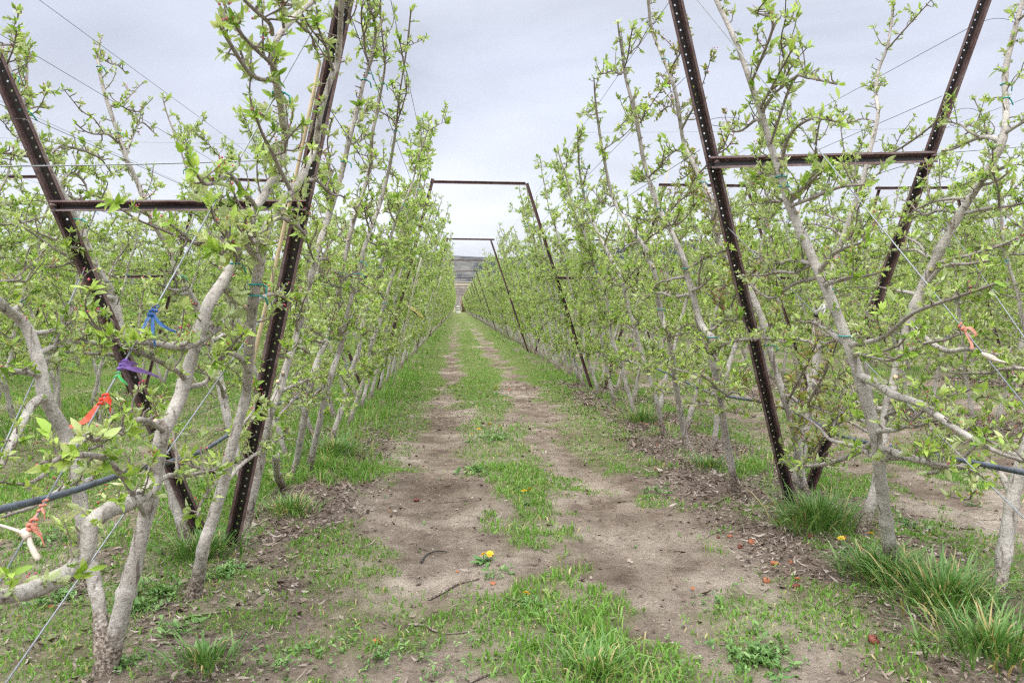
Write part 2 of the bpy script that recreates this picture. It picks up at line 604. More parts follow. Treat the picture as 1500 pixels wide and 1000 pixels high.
def soil():
    m, N, L, B = new_mat("orchard_soil")
    t = N.new("ShaderNodeTexCoord")

    def nz(s, d=5, rr=0.62):
        n = N.new("ShaderNodeTexNoise")
        n.inputs["Scale"].default_value = s
        n.inputs["Detail"].default_value = d
        n.inputs["Roughness"].default_value = rr
        L.new(t.outputs["Object"], n.inputs["Vector"])
        return n
    n1, n2, n3, n4 = nz(0.9), nz(7), nz(55, 6, 0.7), nz(0.05, 4)
    r1 = ramp_node(N, [(0.34, (0.225, 0.178, 0.143)), (0.5, (0.36, 0.300, 0.248)), (0.66, (0.53, 0.46, 0.39))])
    L.new(n1.outputs["Fac"], r1.inputs[0])
    r2 = ramp_node(N, [(0.30, (0.55, 0.52, 0.50)), (0.55, (1, 1, 1)), (0.8, (1.15, 1.13, 1.1))])
    L.new(n2.outputs["Fac"], r2.inputs[0])
    c = mixc(N, L, 0.7, r1.outputs[0], r2.outputs[0], 'MULTIPLY')
    r3 = ramp_node(N, [(0.32, (0.60, 0.55, 0.52)), (0.5, (1, 1, 1)), (0.72, (1.22, 1.2, 1.17))])
    L.new(n3.outputs["Fac"], r3.inputs[0])
    c = mixc(N, L, 0.85, c, r3.outputs[0], 'MULTIPLY')
    n6 = nz(2.3, 5, 0.6)
    r6 = ramp_node(N, [(0.36, (0.62, 0.58, 0.55)), (0.52, (1, 1, 1)), (0.7, (1.1, 1.09, 1.07))])
    L.new(n6.outputs["Fac"], r6.inputs[0])
    c = mixc(N, L, 0.85, c, r6.outputs[0], 'MULTIPLY')
    ad_ = attr_node(N, "damp")
    c = mixc(N, L, ad_.outputs["Fac"], c, mixc(N, L, 1.0, c, (0.74, 0.70, 0.66), 'MULTIPLY'))
    # darker, browner mulch under the trees
    al = attr_node(N, "litter")
    rl = ramp_node(N, [(0.36, (0.07, 0.048, 0.038)), (0.5, (0.165, 0.122, 0.098)), (0.66, (0.35, 0.29, 0.245))])
    L.new(n3.outputs["Fac"], rl.inputs[0])
    fm = N.new("ShaderNodeMath")
    fm.operation = 'MULTIPLY'
    fm.inputs[1].default_value = 0.85
    L.new(al.outputs["Fac"], fm.inputs[0])
    c = mixc(N, L, fm.outputs[0], c, rl.outputs[0])
    ag = attr_node(N, "tone")
    rg = ramp_node(N, [(0.3, (0.085, 0.125, 0.030)), (0.5, (0.15, 0.205, 0.050)), (0.7, (0.23, 0.26, 0.09))])
    L.new(n2.outputs["Fac"], rg.inputs[0])
    c = mixc(N, L, ag.outputs["Fac"], c, rg.outputs[0])
    L.new(c, B.inputs["Base Color"])
    B.inputs["Roughness"].default_value = 0.95
    B.inputs["Specular IOR Level"].default_value = 0.15
    ad = N.new("ShaderNodeMath")
    ad.operation = 'ADD'
    L.new(n2.outputs["Fac"], ad.inputs[0])
    L.new(n3.outputs["Fac"], ad.inputs[1])
    bump(N, L, B, ad.outputs[0], 0.9, 0.045)
    return m


M["soil"] = soil()
M["clod"] = leafy("dry_clod", [(0, (0.16, 0.12, 0.095)), (0.6, (0.30, 0.245, 0.20)), (1, (0.46, 0.40, 0.34))], 0.0, 0.95)

# ------------------------------------------------------------------ ground, hills
def axis(a, b, fine, grow, far_a, far_b):
    mid = list(np.arange(a, b, fine))
    out, st, x = [], fine, b
    while x < far_b:
        out.append(x)
        st *= grow
        x += st
    out.append(far_b)
    pre, st, x = [], fine, a
    while True:
        st *= grow
        x -= st
        if x < far_a:
            pre.append(far_a)
            break
        pre.append(x)
    return np.array(pre[::-1] + mid + out)


gx = axis(-3.2, 4.6, 0.045, 1.09, -2600, 2600)
gy = axis(1.0, 9.0, 0.045, 1.035, -40, 1500)
X, Y = np.meshgrid(gx, gy, indexing='xy')
Z = height(X, Y)
GX, GY = X, Y
mb = MB()
nx, ny = len(gx), len(gy)
i, j = np.meshgrid(np.arange(ny - 1), np.arange(nx - 1), indexing='ij')
q = np.stack([i * nx + j, i * nx + j + 1, (i + 1) * nx + j + 1, (i + 1) * nx + j], -1).reshape(-1, 4)
G = grass(X, Y)
G = np.where(Y > 12, np.maximum(G, 0) * 0.9, G * 0.40)
GF = sstep(215, 260, Y)
G = G * (1 - 0.75 * GF)
mb.add(np.stack([X, Y, Z], -1).reshape(-1, 3), q, None, G.ravel())
ground = mb.build("ground", M["soil"])
A_ = np.abs(sdist(X))
damp = np.exp(-((A_ - 0.70) / 0.34) ** 2) * sstep(4.6, 6.0, Y) * (1 - sstep(30, 60, Y)) * np.clip(fbm(X * 1.7, Y * .8, 97, 4) * 1.7 - .15, 0, 1)
dm = ground.data.attributes.new("damp", 'FLOAT', 'POINT')
dm.data.foreach_set("value", damp.astype(np.float32).ravel())
la = ground.data.attributes.new("litter", 'FLOAT', 'POINT')
la.data.foreach_set("value", np.maximum(litter(X, Y), 0.85 * GF).astype(np.float32).ravel())
tag(ground, kind="structure")


def hill_mat():
    m, N, L, B = new_mat("dry_hillside")
    n1 = noise_node(N, L, 0.006, 6, 0.6)
    n2 = noise_node(N, L, 0.03, 6, 0.7)
    r = ramp_node(N, [(0.42, (0.024, 0.028, 0.036)), (0.5, (0.052, 0.056, 0.064)), (0.58, (0.135, 0.133, 0.125))])
    L.new(n1.outputs["Fac"], r.inputs[0])
    r2 = ramp_node(N, [(0.38, (0.5, 0.5, 0.52)), (0.6, (1.1, 1.1, 1.05))])
    L.new(n2.outputs["Fac"], r2.inputs[0])
    L.new(mixc(N, L, 0.8, r.outputs[0], r2.outputs[0], 'MULTIPLY'), B.inputs["Base Color"])
    B.inputs["Roughness"].default_value = 1
    B.inputs["Specular IOR Level"].default_value = 0
    return m


hx = np.linspace(-2400, 2600, 260)
hy = np.linspace(1250, 2300, 70)
X, Y = np.meshgrid(hx, hy)
prof = np.interp(X / Y, [-1.2, -0.5, -0.09, -0.02, 0.06, 0.12, 0.2, 0.32, 0.6, 1.2], [55, 58, 62, 76, 71, 76, 84, 98, 80, 60])
t = (Y - 1250) / 650
rid = np.abs(fbm(X * 0.0042 + Y * 0.0012, Y * 0.0016, 61, 4) - 0.5) * 2
Z = 36 + sstep(0, 1, t) * (prof * 1900 / 1100 - 36 + 1.5) - 110 * rid * sstep(0.05, 0.4, t) * (1 - sstep(0.75, 1.0, t)) + 6 * (fbm(X * .01, Y * .01, 66) - .5)
Z = Z - sstep(1.15, 1.6, t) * 120
nx, ny = len(hx), len(hy)
i, j = np.meshgrid(np.arange(ny - 1), np.arange(nx - 1), indexing='ij')
q = np.stack([i * nx + j, i * nx + j + 1, (i + 1) * nx + j + 1, (i + 1) * nx + j], -1).reshape(-1, 4)
mb = MB()
mb.add(np.stack([X, Y, Z], -1).reshape(-1, 3), q)
hills = mb.build("hills", hill_mat())
tag(hills, kind="structure")

# ------------------------------------------------------------------ apple trees
def leaves(mb, C, A, S, rg, k=(5, 8), curl=0.35, tone0=None, tilt=(0.15, 1.15)):
    """leaf rosettes: centres C, axes A, sizes S"""
    N = len(C)
    A = A / (np.linalg.norm(A, axis=1)[:, None] + 1e-9)
    cnt = rg.integers(k[0], k[1] + 1, N)
    idx = np.repeat(np.arange(N), cnt)
    n = len(idx)
    a = A[idx]
    ref = rg.normal(size=(n, 3))
    ref = ref - a * np.sum(ref * a, 1)[:, None]
    u = ref / (np.linalg.norm(ref, axis=1)[:, None] + 1e-9)     # random azimuth
    el = rg.uniform(*tilt, n)
    d = a * np.cos(el)[:, None] + u * np.sin(el)[:, None]
    nn = a - d * np.sum(a * d, 1)[:, None]
    nn /= np.linalg.norm(nn, axis=1)[:, None] + 1e-9
    s = np.cross(d, nn)
    ln = S[idx] * np.where(rg.random(n) < 0.3, rg.uniform(0.85, 1.35, n), rg.uniform(0.38, 0.9, n))
    w = ln * rg.uniform(0.34, 0.52, n)
    fold = rg.uniform(0.15, 0.9, n)
    cu = curl * rg.uniform(-0.2, 1.5, n)
    jit = rg.normal(0, 0.20, (n, 3)) + a * rg.uniform(-0.9, 0.25, n)[:, None]
    p = C[idx] + d * (ln * 0.10)[:, None] + jit * (S[idx] * 0.55)[:, None]

    def P(al, la, up):
        return p + d * (al * ln)[:, None] + s * (la * w)[:, None] + nn * up[:, None]
    z = np.zeros(n)
    c1, c2, c3 = -cu * ln * 0.05, -cu * ln * 0.28, -cu * ln * 0.62
    V = np.stack([P(0, 0, z), P(.30, -.46, c1 + fold * w * .4), P(.30, 0, c1), P(.30, .46, c1 + fold * w * .4),
                  P(.68, -.36, c2 + fold * w * .3), P(.70, 0, c2), P(.68, .36, c2 + fold * w * .3), P(1.0, 0, c3)], 1)
    b = (np.arange(n) * 8)[:, None]
    tris = np.concatenate([b + [0, 2, 1], b + [0, 3, 2], b + [4, 5, 7], b + [5, 6, 7]])
    quads = np.concatenate([b + [1, 2, 5, 4], b + [2, 3, 6, 5]])
    t0 = (rg.beta(2.0, 2.4, N) if tone0 is None else tone0)[idx]
    tone = np.clip(t0 + rg.normal(0, 0.17, n), 0, 1)
    mb.add(V.reshape(-1, 3), quads, tris, np.repeat(tone, 8))


def buds(mb, C, rg, n=(1, 4), r=0.0042, spread=0.012):
    O = np.array([(1, 0, 0), (-1, 0, 0), (0, 1, 0), (0, -1, 0), (0, 0, 1.3), (0, 0, -1)], float)
    T = np.array([(0, 2, 4), (2, 1, 4), (1, 3, 4), (3, 0, 4), (2, 0, 5), (1, 2, 5), (3, 1, 5), (0, 3, 5)])
    for c in C:
        for _ in range(rg.integers(*n)):
            o = c + rg.normal(0, spread, 3) + np.array([0, 0, 0.012])
            mb.add(O * r * rg.uniform(0.7, 1.3) + o, None, T, 0.5)


class Tree:
    """wood and leaf data of one tree, in coordinates local to its base"""

    def __init__(self, seed, lean, leaf=0.042):
        self.rg = np.random.default_rng(seed)
        self.lean, self.leaf, self.hero = lean, leaf, False
        self.trunk, self.limbs, self.twigs = None, [], MB()
        self.C, self.A, self.S = [], [], []

    def rosette(self, p, a, s=1.0):
        self.C.append(np.asarray(p, float))
        self.A.append(np.asarray(a, float))
        self.S.append(self.leaf * s)

    def dress(self, P, r_gap, twig=True, s=1.0, skip=0.0):
        """short spurs with leaf rosettes along a limb"""
        rg = self.rg
        L = np.concatenate([[0], np.cumsum(np.linalg.norm(np.diff(P[:, :3], axis=0), axis=1))])
        x = skip + rg.uniform(0, r_gap)
        while x < L[-1]:
            p = np.array([np.interp(x, L, P[:, c]) for c in range(4)])
            a = np.array([rg.normal(0, .75), rg.normal(0, .55), rg.normal(0.45, .5)])
            a /= np.linalg.norm(a)
            ln = rg.uniform(0.012, 0.05) + p[3]
            if twig and rg.random() < 0.13:
                ln = rg.uniform(0.08, 0.22)
                a = np.array([rg.normal(0, .45), rg.normal(0, .45), 0.9])
                a /= np.linalg.norm(a)
            self.spur(p[:3], a, ln, s)
            x += r_gap * rg.uniform(0.55, 1.6)
        self.rosette(P[-1, :3], P[-1, :3] - P[-2, :3], s)

    def spur(self, p, a, ln, s=1.0):
        rg = self.rg
        k = 3 if ln < 0.07 else 5
        t = np.linspace(0, 1, k)[:, None]
        bend = rg.normal(0, 0.16, 3) * ln
        Q = p + a * ln * t + bend * np.sin(t * np.pi)
        r0 = 0.0050 if ln < 0.07 else 0.0042
        tube(self.twigs, np.hstack([Q, np.linspace(r0, r0 * 0.6, k)[:, None]]), 4, cap=False)
        if ln < 0.07 and rg.random() < 0.12:
            return
        self.rosette(Q[-1], a, s * rg.choice([.55, .8, 1, 1.15]))
        if ln > 0.07:
            m = int(ln / 0.045)
            for f in np.linspace(0.25, 0.85, m):
                c = p + a * ln * f + bend * math.sin(f * math.pi)
                self.rosette(c + rg.normal(0, .006, 3), a * 0.4 + rg.normal(0, .7, 3), s * rg.uniform(0.5, 0.8))

    def lateral(self, p, side, length, r0, s=1.0, rise=0.5, gap=0.075):
        rg = self.rg
        n = max(4, int(length / 0.09))
        st = length / n
        pts = [np.array([*p, r0])]
        d = np.array([rg.normal(0, 0.28), side * 0.8, rise + rg.normal(0, 0.2)])
        for i in range(n):
            tgt = np.array([self.lean * 0.25 + rg.normal(0, 0.24), side, rg.normal(0.05, 0.42)])
            d = 0.62 * d + 0.38 * tgt
            d /= np.linalg.norm(d)
            q = pts[-1][:3] + d * st
            pts.append(np.array([*q, r0 + (0.0042 - r0) * (i + 1) / n]))
        P = smooth_path(pts, 0.04)
        self.limbs.append((P, 6))
        self.dress(P, gap, s=s, skip=0.05)
        if length > 0.25 and rg.random() < 0.85:                    # a fork
            k = int(len(P) * rg.uniform(0.3, 0.6))
            q = P[k]
            dd = np.array([rg.normal(0, 0.5), side * 0.6, rg.uniform(0.1, 0.9)])
            dd /= np.linalg.norm(dd)
            ll = rg.uniform(0.15, 0.4)
            Q = [np.array([*(q[:3] + dd * ll * f + np.array([0, side * .05, 0.02]) * f * f + rg.normal(0, .012, 3) * (f > 0)), q[3] * (0.8 - 0.4 * f)]) for f in (0, .33, .66, 1)]
            Q = smooth_path(Q, 0.04)
            self.limbs.append((Q, 5))
            self.dress(Q, gap, s=s)

    def build_limbs(self, z0=0.6, dens=1.0, gap=0.045, rscale=1.0, zmax=9):
        rg, P = self.rg, self.trunk
        zs = np.array([0.70, 0.80, 1.17, 1.26, 1.62, 1.72, 2.05, 2.14, 2.5, 2.6, 2.95, 3.3])
        zs = zs[(zs > z0 - 0.05) & (zs < P[-1, 2] - 0.15)]
        for z in zs:
            for side in (-1, 1):
                if rg.random() > (0.90 if z < 2 else 0.82 if not self.hero else 0.70) * dens:
                    continue
                zz = z + rg.normal(0, 0.03)
                if zz > zmax:
                    continue
                k = int(np.argmin(np.abs(P[:, 2] - zz)))
                up = zz / 3.7
                ln = rg.uniform(0.45, 0.88) * (1 - 0.30 * up)
                self.lateral(P[k, :3], side, ln, min(P[k, 3] * 0.62, 0.013 * rscale) * rg.uniform(.75, 1.1), gap=gap, rise=0.10 + 0.40 * up)
        # leader: spurs on its upper part
        k = int(np.argmin(np.abs(P[:, 2] - 1.3)))
        self.dress(P[k:], gap * (1.25 if self.hero else 1.7), skip=0.1)

    def crown_mesh(self, name, mats, red=None):
        C, A, S = np.array(self.C), np.array(self.A), np.array(self.S)
        mb = MB()
        leaves(mb, C, A, S, self.rg, (6, 12))
        return C, mb

    def wood_mesh(self, limbs=True, sides=9):
        mb = MB()
        tube(mb, self.trunk, sides, lumps=0.08)
        if limbs:
            for P, n in self.limbs:
                tube(mb, P, n, lumps=0.05)
            t = self.twigs
            mb.v += t.v
            mb.a += t.a
            off = mb.n
            mb.q += [q + off for q in t.q]
            mb.qm += t.qm
            mb.n += t.n
        return mb


def knobs(P, rg, n, amp=0.28):
    L = np.concatenate([[0], np.cumsum(np.linalg.norm(np.diff(P[:, :3], axis=0), axis=1))])
    P = P.copy()
    for _ in range(n):
        c, w = rg.uniform(0.25, L[-1]), rg.uniform(.012, .04)
        P[:, 3] *= 1 + amp * rg.uniform(.2, 1) * np.exp(-((L - c) / w) ** 2)
    return P


def auto_trunk(rg, lean, H, r0):
    zs = np.concatenate([[-0.05, 0.0, 0.08, 0.2], np.arange(0.45, H, 0.3), [H]])
    pts, dy, dx = [], 0.0, 0.0
    for z in zs:
        if z > 0.2:
            dy += rg.normal(0, 0.030)
            dx += rg.normal(0, 0.020)
        f = max(z, 0) / H
        r = r0 * (1 - 0.80 * f ** 0.85)
        if z < 0.1:
            r *= 1.45 - 3.0 * max(z, 0)
        pts.append((lean * z + dx, dy, z, max(r, 0.0055)))
    return knobs(smooth_path(pts, 0.035), rg, 20, .36)


def add_ties(P, root, rg, n, r=1.0):
    for _ in range(n):
        k = int(rg.integers(int(len(P) * 0.3), int(len(P) * 0.92)))
        mb = MB()
        a = np.linspace(0, 2 * np.pi, 9)
        rr = P[k, 3] * 1.25 + 0.003
        c = P[k, :3]
        ring = np.stack([c[0] + rr * np.cos(a), c[1] + rr * np.sin(a), np.full(9, c[2])], 1)
        tube(mb, np.hstack([ring, np.full((9, 1), 0.0036 * r)]), 4)
        tl = [c + np.array([rr, 0, 0]), c + np.array([rr + .018, rg.normal(0, .015), -0.01]), c + np.array([rr + .022, rg.normal(0, .02), -0.04])]
        tube(mb, np.hstack([np.array(tl), np.full((3, 1), 0.0042 * r)]), 4)
        mb.build("tie_tape", M["teal"], root)


PINK = 0.22


def finish(tree, root, hero=False, bud=0.22, leafmat="leaf", budmat="bud", nties=2, bud_n=(2, 5)):
    rg = tree.rg
    if hero:
        mb = MB()
        tube(mb, tree.trunk, 14, lumps=0.075)
        mb.build("trunk", M["bark"], root)
        big = sorted(tree.limbs, key=lambda l: -l[0][0, 3])
        rest = MB()
        for i, (P, n) in enumerate(big):
            if i < 10:
                b = MB()
                tube(b, P, max(n, 9), lumps=0.08)
                b.build("limb", M["bark"], root)
            else:
                tube(rest, P, n, lumps=0.05)
        t = tree.twigs
        off = rest.n
        rest.v += t.v
        rest.a += t.a
        rest.q += [q + off for q in t.q]
        rest.qm += t.qm
        rest.n += t.n
        tag(rest.build("twig_growth", M["bark"], root), kind="stuff")
        for _ in range(int(rg.integers(3, 6))):                    # sawn-off stubs with a pale cut face
            k = int(rg.integers(int(len(tree.trunk) * .15), int(len(tree.trunk) * .75)))
            p, r = tree.trunk[k, :3], tree.trunk[k, 3]
            d = np.array([-0.5 * np.sign(tree.lean) * rg.uniform(-.4, 1), rg.choice([-1, -1, 1]) * rg.uniform(.5, 1), rg.uniform(.1, .7)])
            d /= np.linalg.norm(d)
            ln, rs = r + rg.uniform(.012, .04), r * rg.uniform(.35, .6)
            b = MB()
            tube(b, [(*(p + d * r * .5), rs * 1.25), (*(p + d * ln * .8), rs), (*(p + d * ln), rs)], 9, cap=False)
            st = b.build("pruning_stub", M["bark"], root)
            b2 = MB()
            e_ = p + d * ln
            tube(b2, [(*(e_ - d * .003), rs * .97), (*(e_ + d * .001), rs * .9)], 9)
            b2.build("cut_face", M["cut"], st)
    else:
        tree.wood_mesh().build("trunk", M["bark"], root)
    C, mb = tree.crown_mesh("crown", None)
    cr = mb.build("crown", M[leafmat], root)
    sel = C[rg.random(len(C)) < bud]
    if len(sel):
        b = MB()
        buds(b, sel, rg, bud_n)
        o = b.build("blossom", M[budmat], cr)
        tag(o, kind="stuff")
    add_ties(tree.trunk, root, rg, nties)
    return root


WALLS = {"R": (2.38, -0.29), "L": (-1.40, 0.28), "RO": (2.62, 0.28), "LO": (-1.60, -0.31)}


def px_to_tree(pts, base, lean, base_pos):
    """pixel (u, v, radius) to points on the tree's own leaning plane, local to its base"""
    out = []
    for u, v, r in pts:
        p = on_wall(u, v, base_pos.x, lean)
        out.append((p.x - base_pos.x, p.y - base_pos.y, p.z, r))
    return out


TRIM = {122: .85, 124: .85, 103: .92, 104: .92, 105: .92, 111: .66, 112: .80, 113: .78, 114: .86, 115: .86, 121: .76, 101: .92}


def hero_tree(seed, wall, trunk_px, limbs_px, label, extra_top=None, leaf=0.048, auto=True, dens=1.0, z0=0.72, bud=0.10,
              leafmat="leaf", budmat="bud", gap=0.036, rscale=1.3, bud_n=(2, 5), zmax=9, group="apple trees along the alley"):
    lean = WALLS[wall][1]
    b = on_ground(trunk_px[0][0], trunk_px[0][1])
    t = Tree(seed, lean, leaf * 0.92)
    t.hero = True
    trunk_px = [(u, v, r * TRIM.get(seed, 1.0) * .93) for u, v, r in trunk_px]
    P = px_to_tree(trunk_px[1:], None, lean, b)
    r0 = trunk_px[0][2]
    P = [(0, 0, -0.06, r0 * 1.25), (0, 0, 0.0, r0 * 1.15)] + P
    if extra_top:
        n = extra_top
        d = np.array(P[-1][:3]) - np.array(P[-2][:3])
        d[2] = max(d[2], 0.7 * np.linalg.norm(d))
        d[1] = np.clip(d[1], -0.2, 0.2)
        d /= np.linalg.norm(d)
        q = np.array(P[-1])
        while q[2] < n:
            q = q + np.array([*(d * 0.25 + t.rg.normal(0, .012, 3)), 0])
            q[3] = max(0.006, q[3] * 0.86)
            P.append(tuple(q))
    t.trunk = knobs(smooth_path(P, 0.025), t.rg, 24, .20)
    root = empty("apple_tree", (b.x, b.y, hz(b.x, b.y)))
    tag(root, label, "apple tree", group)
    for l in limbs_px:
        Q = px_to_tree(l, None, lean, b)
        l = [(u, v, r * (.82 if r < .016 else .92)) for u, v, r in l]
        Q = px_to_tree(l, None, lean, b)
        Q = [(x + 0.0 if k == 0 else x + t.rg.normal(0, .01), y, z, r) for k, (x, y, z, r) in enumerate(Q)]
        S = smooth_path(Q, 0.04)
        t.limbs.append((S, 9))
        t.dress(S, gap * 0.9, skip=0.12)
    if auto:
        t.build_limbs(z0, dens, gap, rscale, zmax)
    finish(t, root, True, bud, leafmat, budmat, 3, bud_n)
    return root


# right side of the alley
hero_tree(101, "R", [(1305, 843, .050), (1300, 790, .042), (1290, 710, .038), (1283, 650, .036), (1268, 595, .034), (1256, 555, .033), (1243, 515, .033),
                     (1222, 460, .030), (1202, 415, .029), (1178, 362, .027), (1157, 312, .025), (1142, 262, .023), (1128, 222, .021), (1117, 182, .020),
                     (1100, 132, .018), (1078, 72, .016), (1045, 0, .013)],
          [[(1258, 560, .024), (1282, 572, .024), (1312, 588, .022), (1345, 602, .020), (1400, 640, .017), (1455, 672, .012), (1500, 690, .008)],
           [(1286, 664, .022), (1310, 672, .021), (1338, 683, .019), (1362, 687, .015), (1395, 694, .010)],
           [(1282, 655, .017), (1268, 664, .018), (1240, 677, .017), (1205, 688, .015), (1175, 690, .012), (1145, 683, .008)],
           [(1243, 515, .016), (1290, 505, .013), (1340, 470, .011), (1390, 450, .009), (1450, 430, .006)],
           [(1202, 415, .014), (1165, 425, .013), (1130, 445, .010), (1095, 420, .007)],
           [(1142, 262, .012), (1160, 210, .011), (1190, 185, .009), (1225, 190, .006)],
           [(1157, 312, .012), (1190, 300, .012), (1230, 285, .010), (1270, 282, .007)],
           [(1128, 222, .010), (1160, 130, .009), (1182, 125, .008), (1225, 135, .005)],
           [(1100, 132, .010), (1130, 45, .008), (1110, 30, .006), (1122, 15, .004)]],
          "big grey apple tree in front of the right steel frame, its leader crossing the crossbar", 3.5, dens=0.75, rscale=1.4)
hero_tree(102, "R", [(1183, 742, .040), (1172, 695, .033), (1164, 640, .029), (1152, 595, .027), (1136, 545, .026), (1118, 478, .025), (1095, 425, .024), (1061, 374, .022),
                     (1048, 341, .021), (1042, 300, .020), (1014, 240, .018), (1002, 215, .017), (996, 178, .016), (987, 129, .015), (972, 90, .014), (955, 47, .013), (949, 0, .012)],
          [[(1164, 640, .011), (1190, 590, .011), (1215, 540, .008), (1230, 490, .005)],
           [(1152, 595, .011), (1180, 540, .009), (1200, 500, .005)],
           [(1172, 690, .010), (1200, 655, .010), (1235, 620, .006)],
           [(1042, 300, .010), (1010, 290, .009), (985, 310, .008), (975, 330, .005)]],
          "apple tree with dark red buds growing against the right near steel post", 3.8, leaf=0.042, dens=0.95, bud=0.6, leafmat="leaf_red", bud_n=(2, 6))
hero_tree(103, "R", [(1078, 722, .044), (1074, 700, .036), (1065, 655, .033), (1056, 600, .031), (1049, 558, .030), (1041, 522, .030), (1044, 500, .029), (1027, 478, .028), (1016, 440, .027), (1007, 408, .026),
                     (1002, 385, .024), (986, 348, .022), (966, 309, .021), (954, 277, .020), (943, 238, .019), (932, 178, .017), (923, 142, .016), (917, 120, .014), (912, 86, .012), (908, 60, .009), (905, 38, .006)],
          [[(1041, 522, .014), (1070, 505, .013), (1110, 500, .011), (1150, 505, .007)], [(1050, 560, .014), (1015, 550, .012), (975, 540, .008)],
           [(1041, 522, .013), (1025, 495, .011), (1018, 470, .008)]],
          "tall apple tree just behind the right near post with a swollen graft at its foot", dens=1.0)
hero_tree(104, "R", [(1013, 668, .052), (1004, 645, .038), (996, 606, .034), (989, 560, .032), (984, 520, .031), (977, 487, .030), (971, 472, .029), (964, 444, .028), (960, 408, .026), (950, 382, .025),
                     (945, 366, .023), (921, 333, .021), (898, 294, .019), (885, 238, .017), (876, 182, .014), (872, 150, .010), (870, 118, .006)], [],
          "apple tree with knobbly dark foot, second behind the right near post")
hero_tree(105, "R", [(973, 640, .045), (968, 620, .034), (962, 590, .031), (949, 548, .030), (938, 513, .029), (930, 483, .028), (919, 444, .026), (910, 410, .025), (896, 382, .023), (876, 343, .020),
                     (861, 309, .018), (850, 260, .015), (847, 220, .010), (846, 188, .006)], [],
          "slender apple tree, third behind the right near post on the alley side")
# left side of the alley
hero_tree(111, "L", [(155, 992, .068), (166, 950, .060), (180, 895, .056), (198, 830, .053), (214, 765, .050), (229, 695, .048), (238, 646, .046), (262, 595, .043), (279, 541, .040), (288, 508, .040),
                     (306, 455, .040), (319, 433, .040), (329, 418, .037), (345, 388, .036), (349, 368, .035), (362, 345, .034), (375, 312, .032), (388, 292, .031), (404, 262, .030), (414, 233, .029), (418, 208, .028),
                     (414, 183, .026), (410, 155, .025), (404, 128, .024), (399, 92, .022), (405, 69, .021), (416, 52, .020), (438, 28, .018), (459, 11, .017), (468, 0, .016)],
          [[(231, 695, .030), (216, 726, .031), (184, 747, .031), (152, 757, .031), (134, 780, .031), (122, 812, .032), (108, 845, .033), (61, 871, .030), (24, 882, .026), (-60, 900, .018)],
           [(288, 508, .021), (300, 492, .022), (322, 481, .022), (296, 500, .020), (270, 517, .018), (235, 514, .013), (205, 512, .008)],
           [(329, 425, .026), (341, 444, .024), (343, 466, .020), (338, 500, .008)],
           [(375, 312, .013), (350, 285, .012), (345, 265, .011), (300, 280, .008), (280, 240, .005)],
           [(404, 128, .012), (372, 120, .010), (335, 65, .008), (320, 52, .004)],
           [(410, 140, .012), (395, 110, .010), (365, 75, .008), (343, 45, .004)],
           [(399, 60, .011), (390, 45, .010), (365, 25, .008), (352, 0, .005)],
           [(214, 765, .013), (160, 690, .012), (110, 680, .011), (60, 700, .006)],
           [(240, 640, .013), (200, 625, .012), (150, 655, .010), (120, 650, .008)]],
          "thick gnarled apple tree at the lower left with a low limb bent towards the camera", 3.6, leaf=0.049, dens=0.5, bud=0.18, rscale=1.1, gap=0.042)
hero_tree(112, "L", [(284, 884, .052), (292, 846, .043), (299, 805, .038), (308, 778, .037), (319, 743, .036), (326, 720, .035), (338, 668, .034), (353, 617, .033), (361, 588, .032), (364, 548, .031), (367, 500, .031),
                     (371, 452, .030), (377, 412, .029), (382, 383, .028), (388, 353, .027), (397, 332, .026), (412, 310, .025), (438, 276, .024), (450, 250, .023), (463, 222, .021), (468, 183, .020), (483, 129, .019),
                     (493, 103, .018), (497, 71, .017), (500, 21, .016), (502, 0, .015)],
          [[(326, 722, .014), (350, 690, .013), (385, 665, .011), (420, 640, .006)], [(397, 332, .013), (420, 330, .012), (440, 350, .011), (460, 385, .006)],
           [(371, 452, .012), (400, 440, .010), (425, 445, .006)]],
          "smooth grey apple tree rising in front of the left near holed post", 3.7, leaf=0.048, bud=0.14, rscale=1.2, dens=.55, gap=.042)
hero_tree(113, "L", [(352, 792, .058), (362, 770, .044), (373, 722, .038), (381, 685, .036), (396, 612, .034), (408, 580, .033), (424, 530, .032), (435, 497, .031), (444, 457, .030), (452, 424, .029), (461, 391, .028),
                     (467, 368, .026), (485, 312, .024), (496, 276, .022), (506, 237, .021), (513, 205, .020), (526, 157, .018), (532, 129, .017), (543, 97, .015), (550, 56, .013), (547, 32, .010), (537, 4, .007)],
          [[(435, 497, .014), (470, 480, .012), (510, 470, .008)], [(408, 580, .014), (450, 560, .012), (480, 555, .007)], [(532, 129, .011), (552, 60, .008), (560, 30, .005)]],
          "apple tree with a flaking swollen foot, first behind the left near holed post", 3.5, leaf=0.046)
hero_tree(114, "L", [(412, 720, .045), (421, 712, .040), (434, 682, .034), (447, 610, .032), (462, 542, .030), (478, 505, .029), (490, 475, .028), (495, 446, .027), (497, 424, .026), (503, 393, .025), (508, 372, .024),
                     (515, 340, .023), (526, 304, .021), (534, 280, .020), (543, 244, .019), (545, 204, .017), (552, 172, .015), (560, 129, .012), (564, 100, .009), (562, 78, .006)],
          [[(414, 718, .034), (404, 700, .032), (399, 672, .030)]],
          "apple tree forking at the ground beside a sawn off stub", 3.5, leaf=0.044)
hero_tree(115, "L", [(452, 696, .044), (458, 670, .035), (470, 615, .032), (486, 552, .030), (497, 520, .028), (508, 470, .027), (518, 430, .026), (528, 390, .024), (539, 353, .022), (556, 306, .020), (566, 270, .018),
                     (573, 237, .016), (580, 194, .012), (584, 155, .007)], [],
          "apple tree with dark foot in long grass, third behind the left near post", 3.5, leaf=0.042)
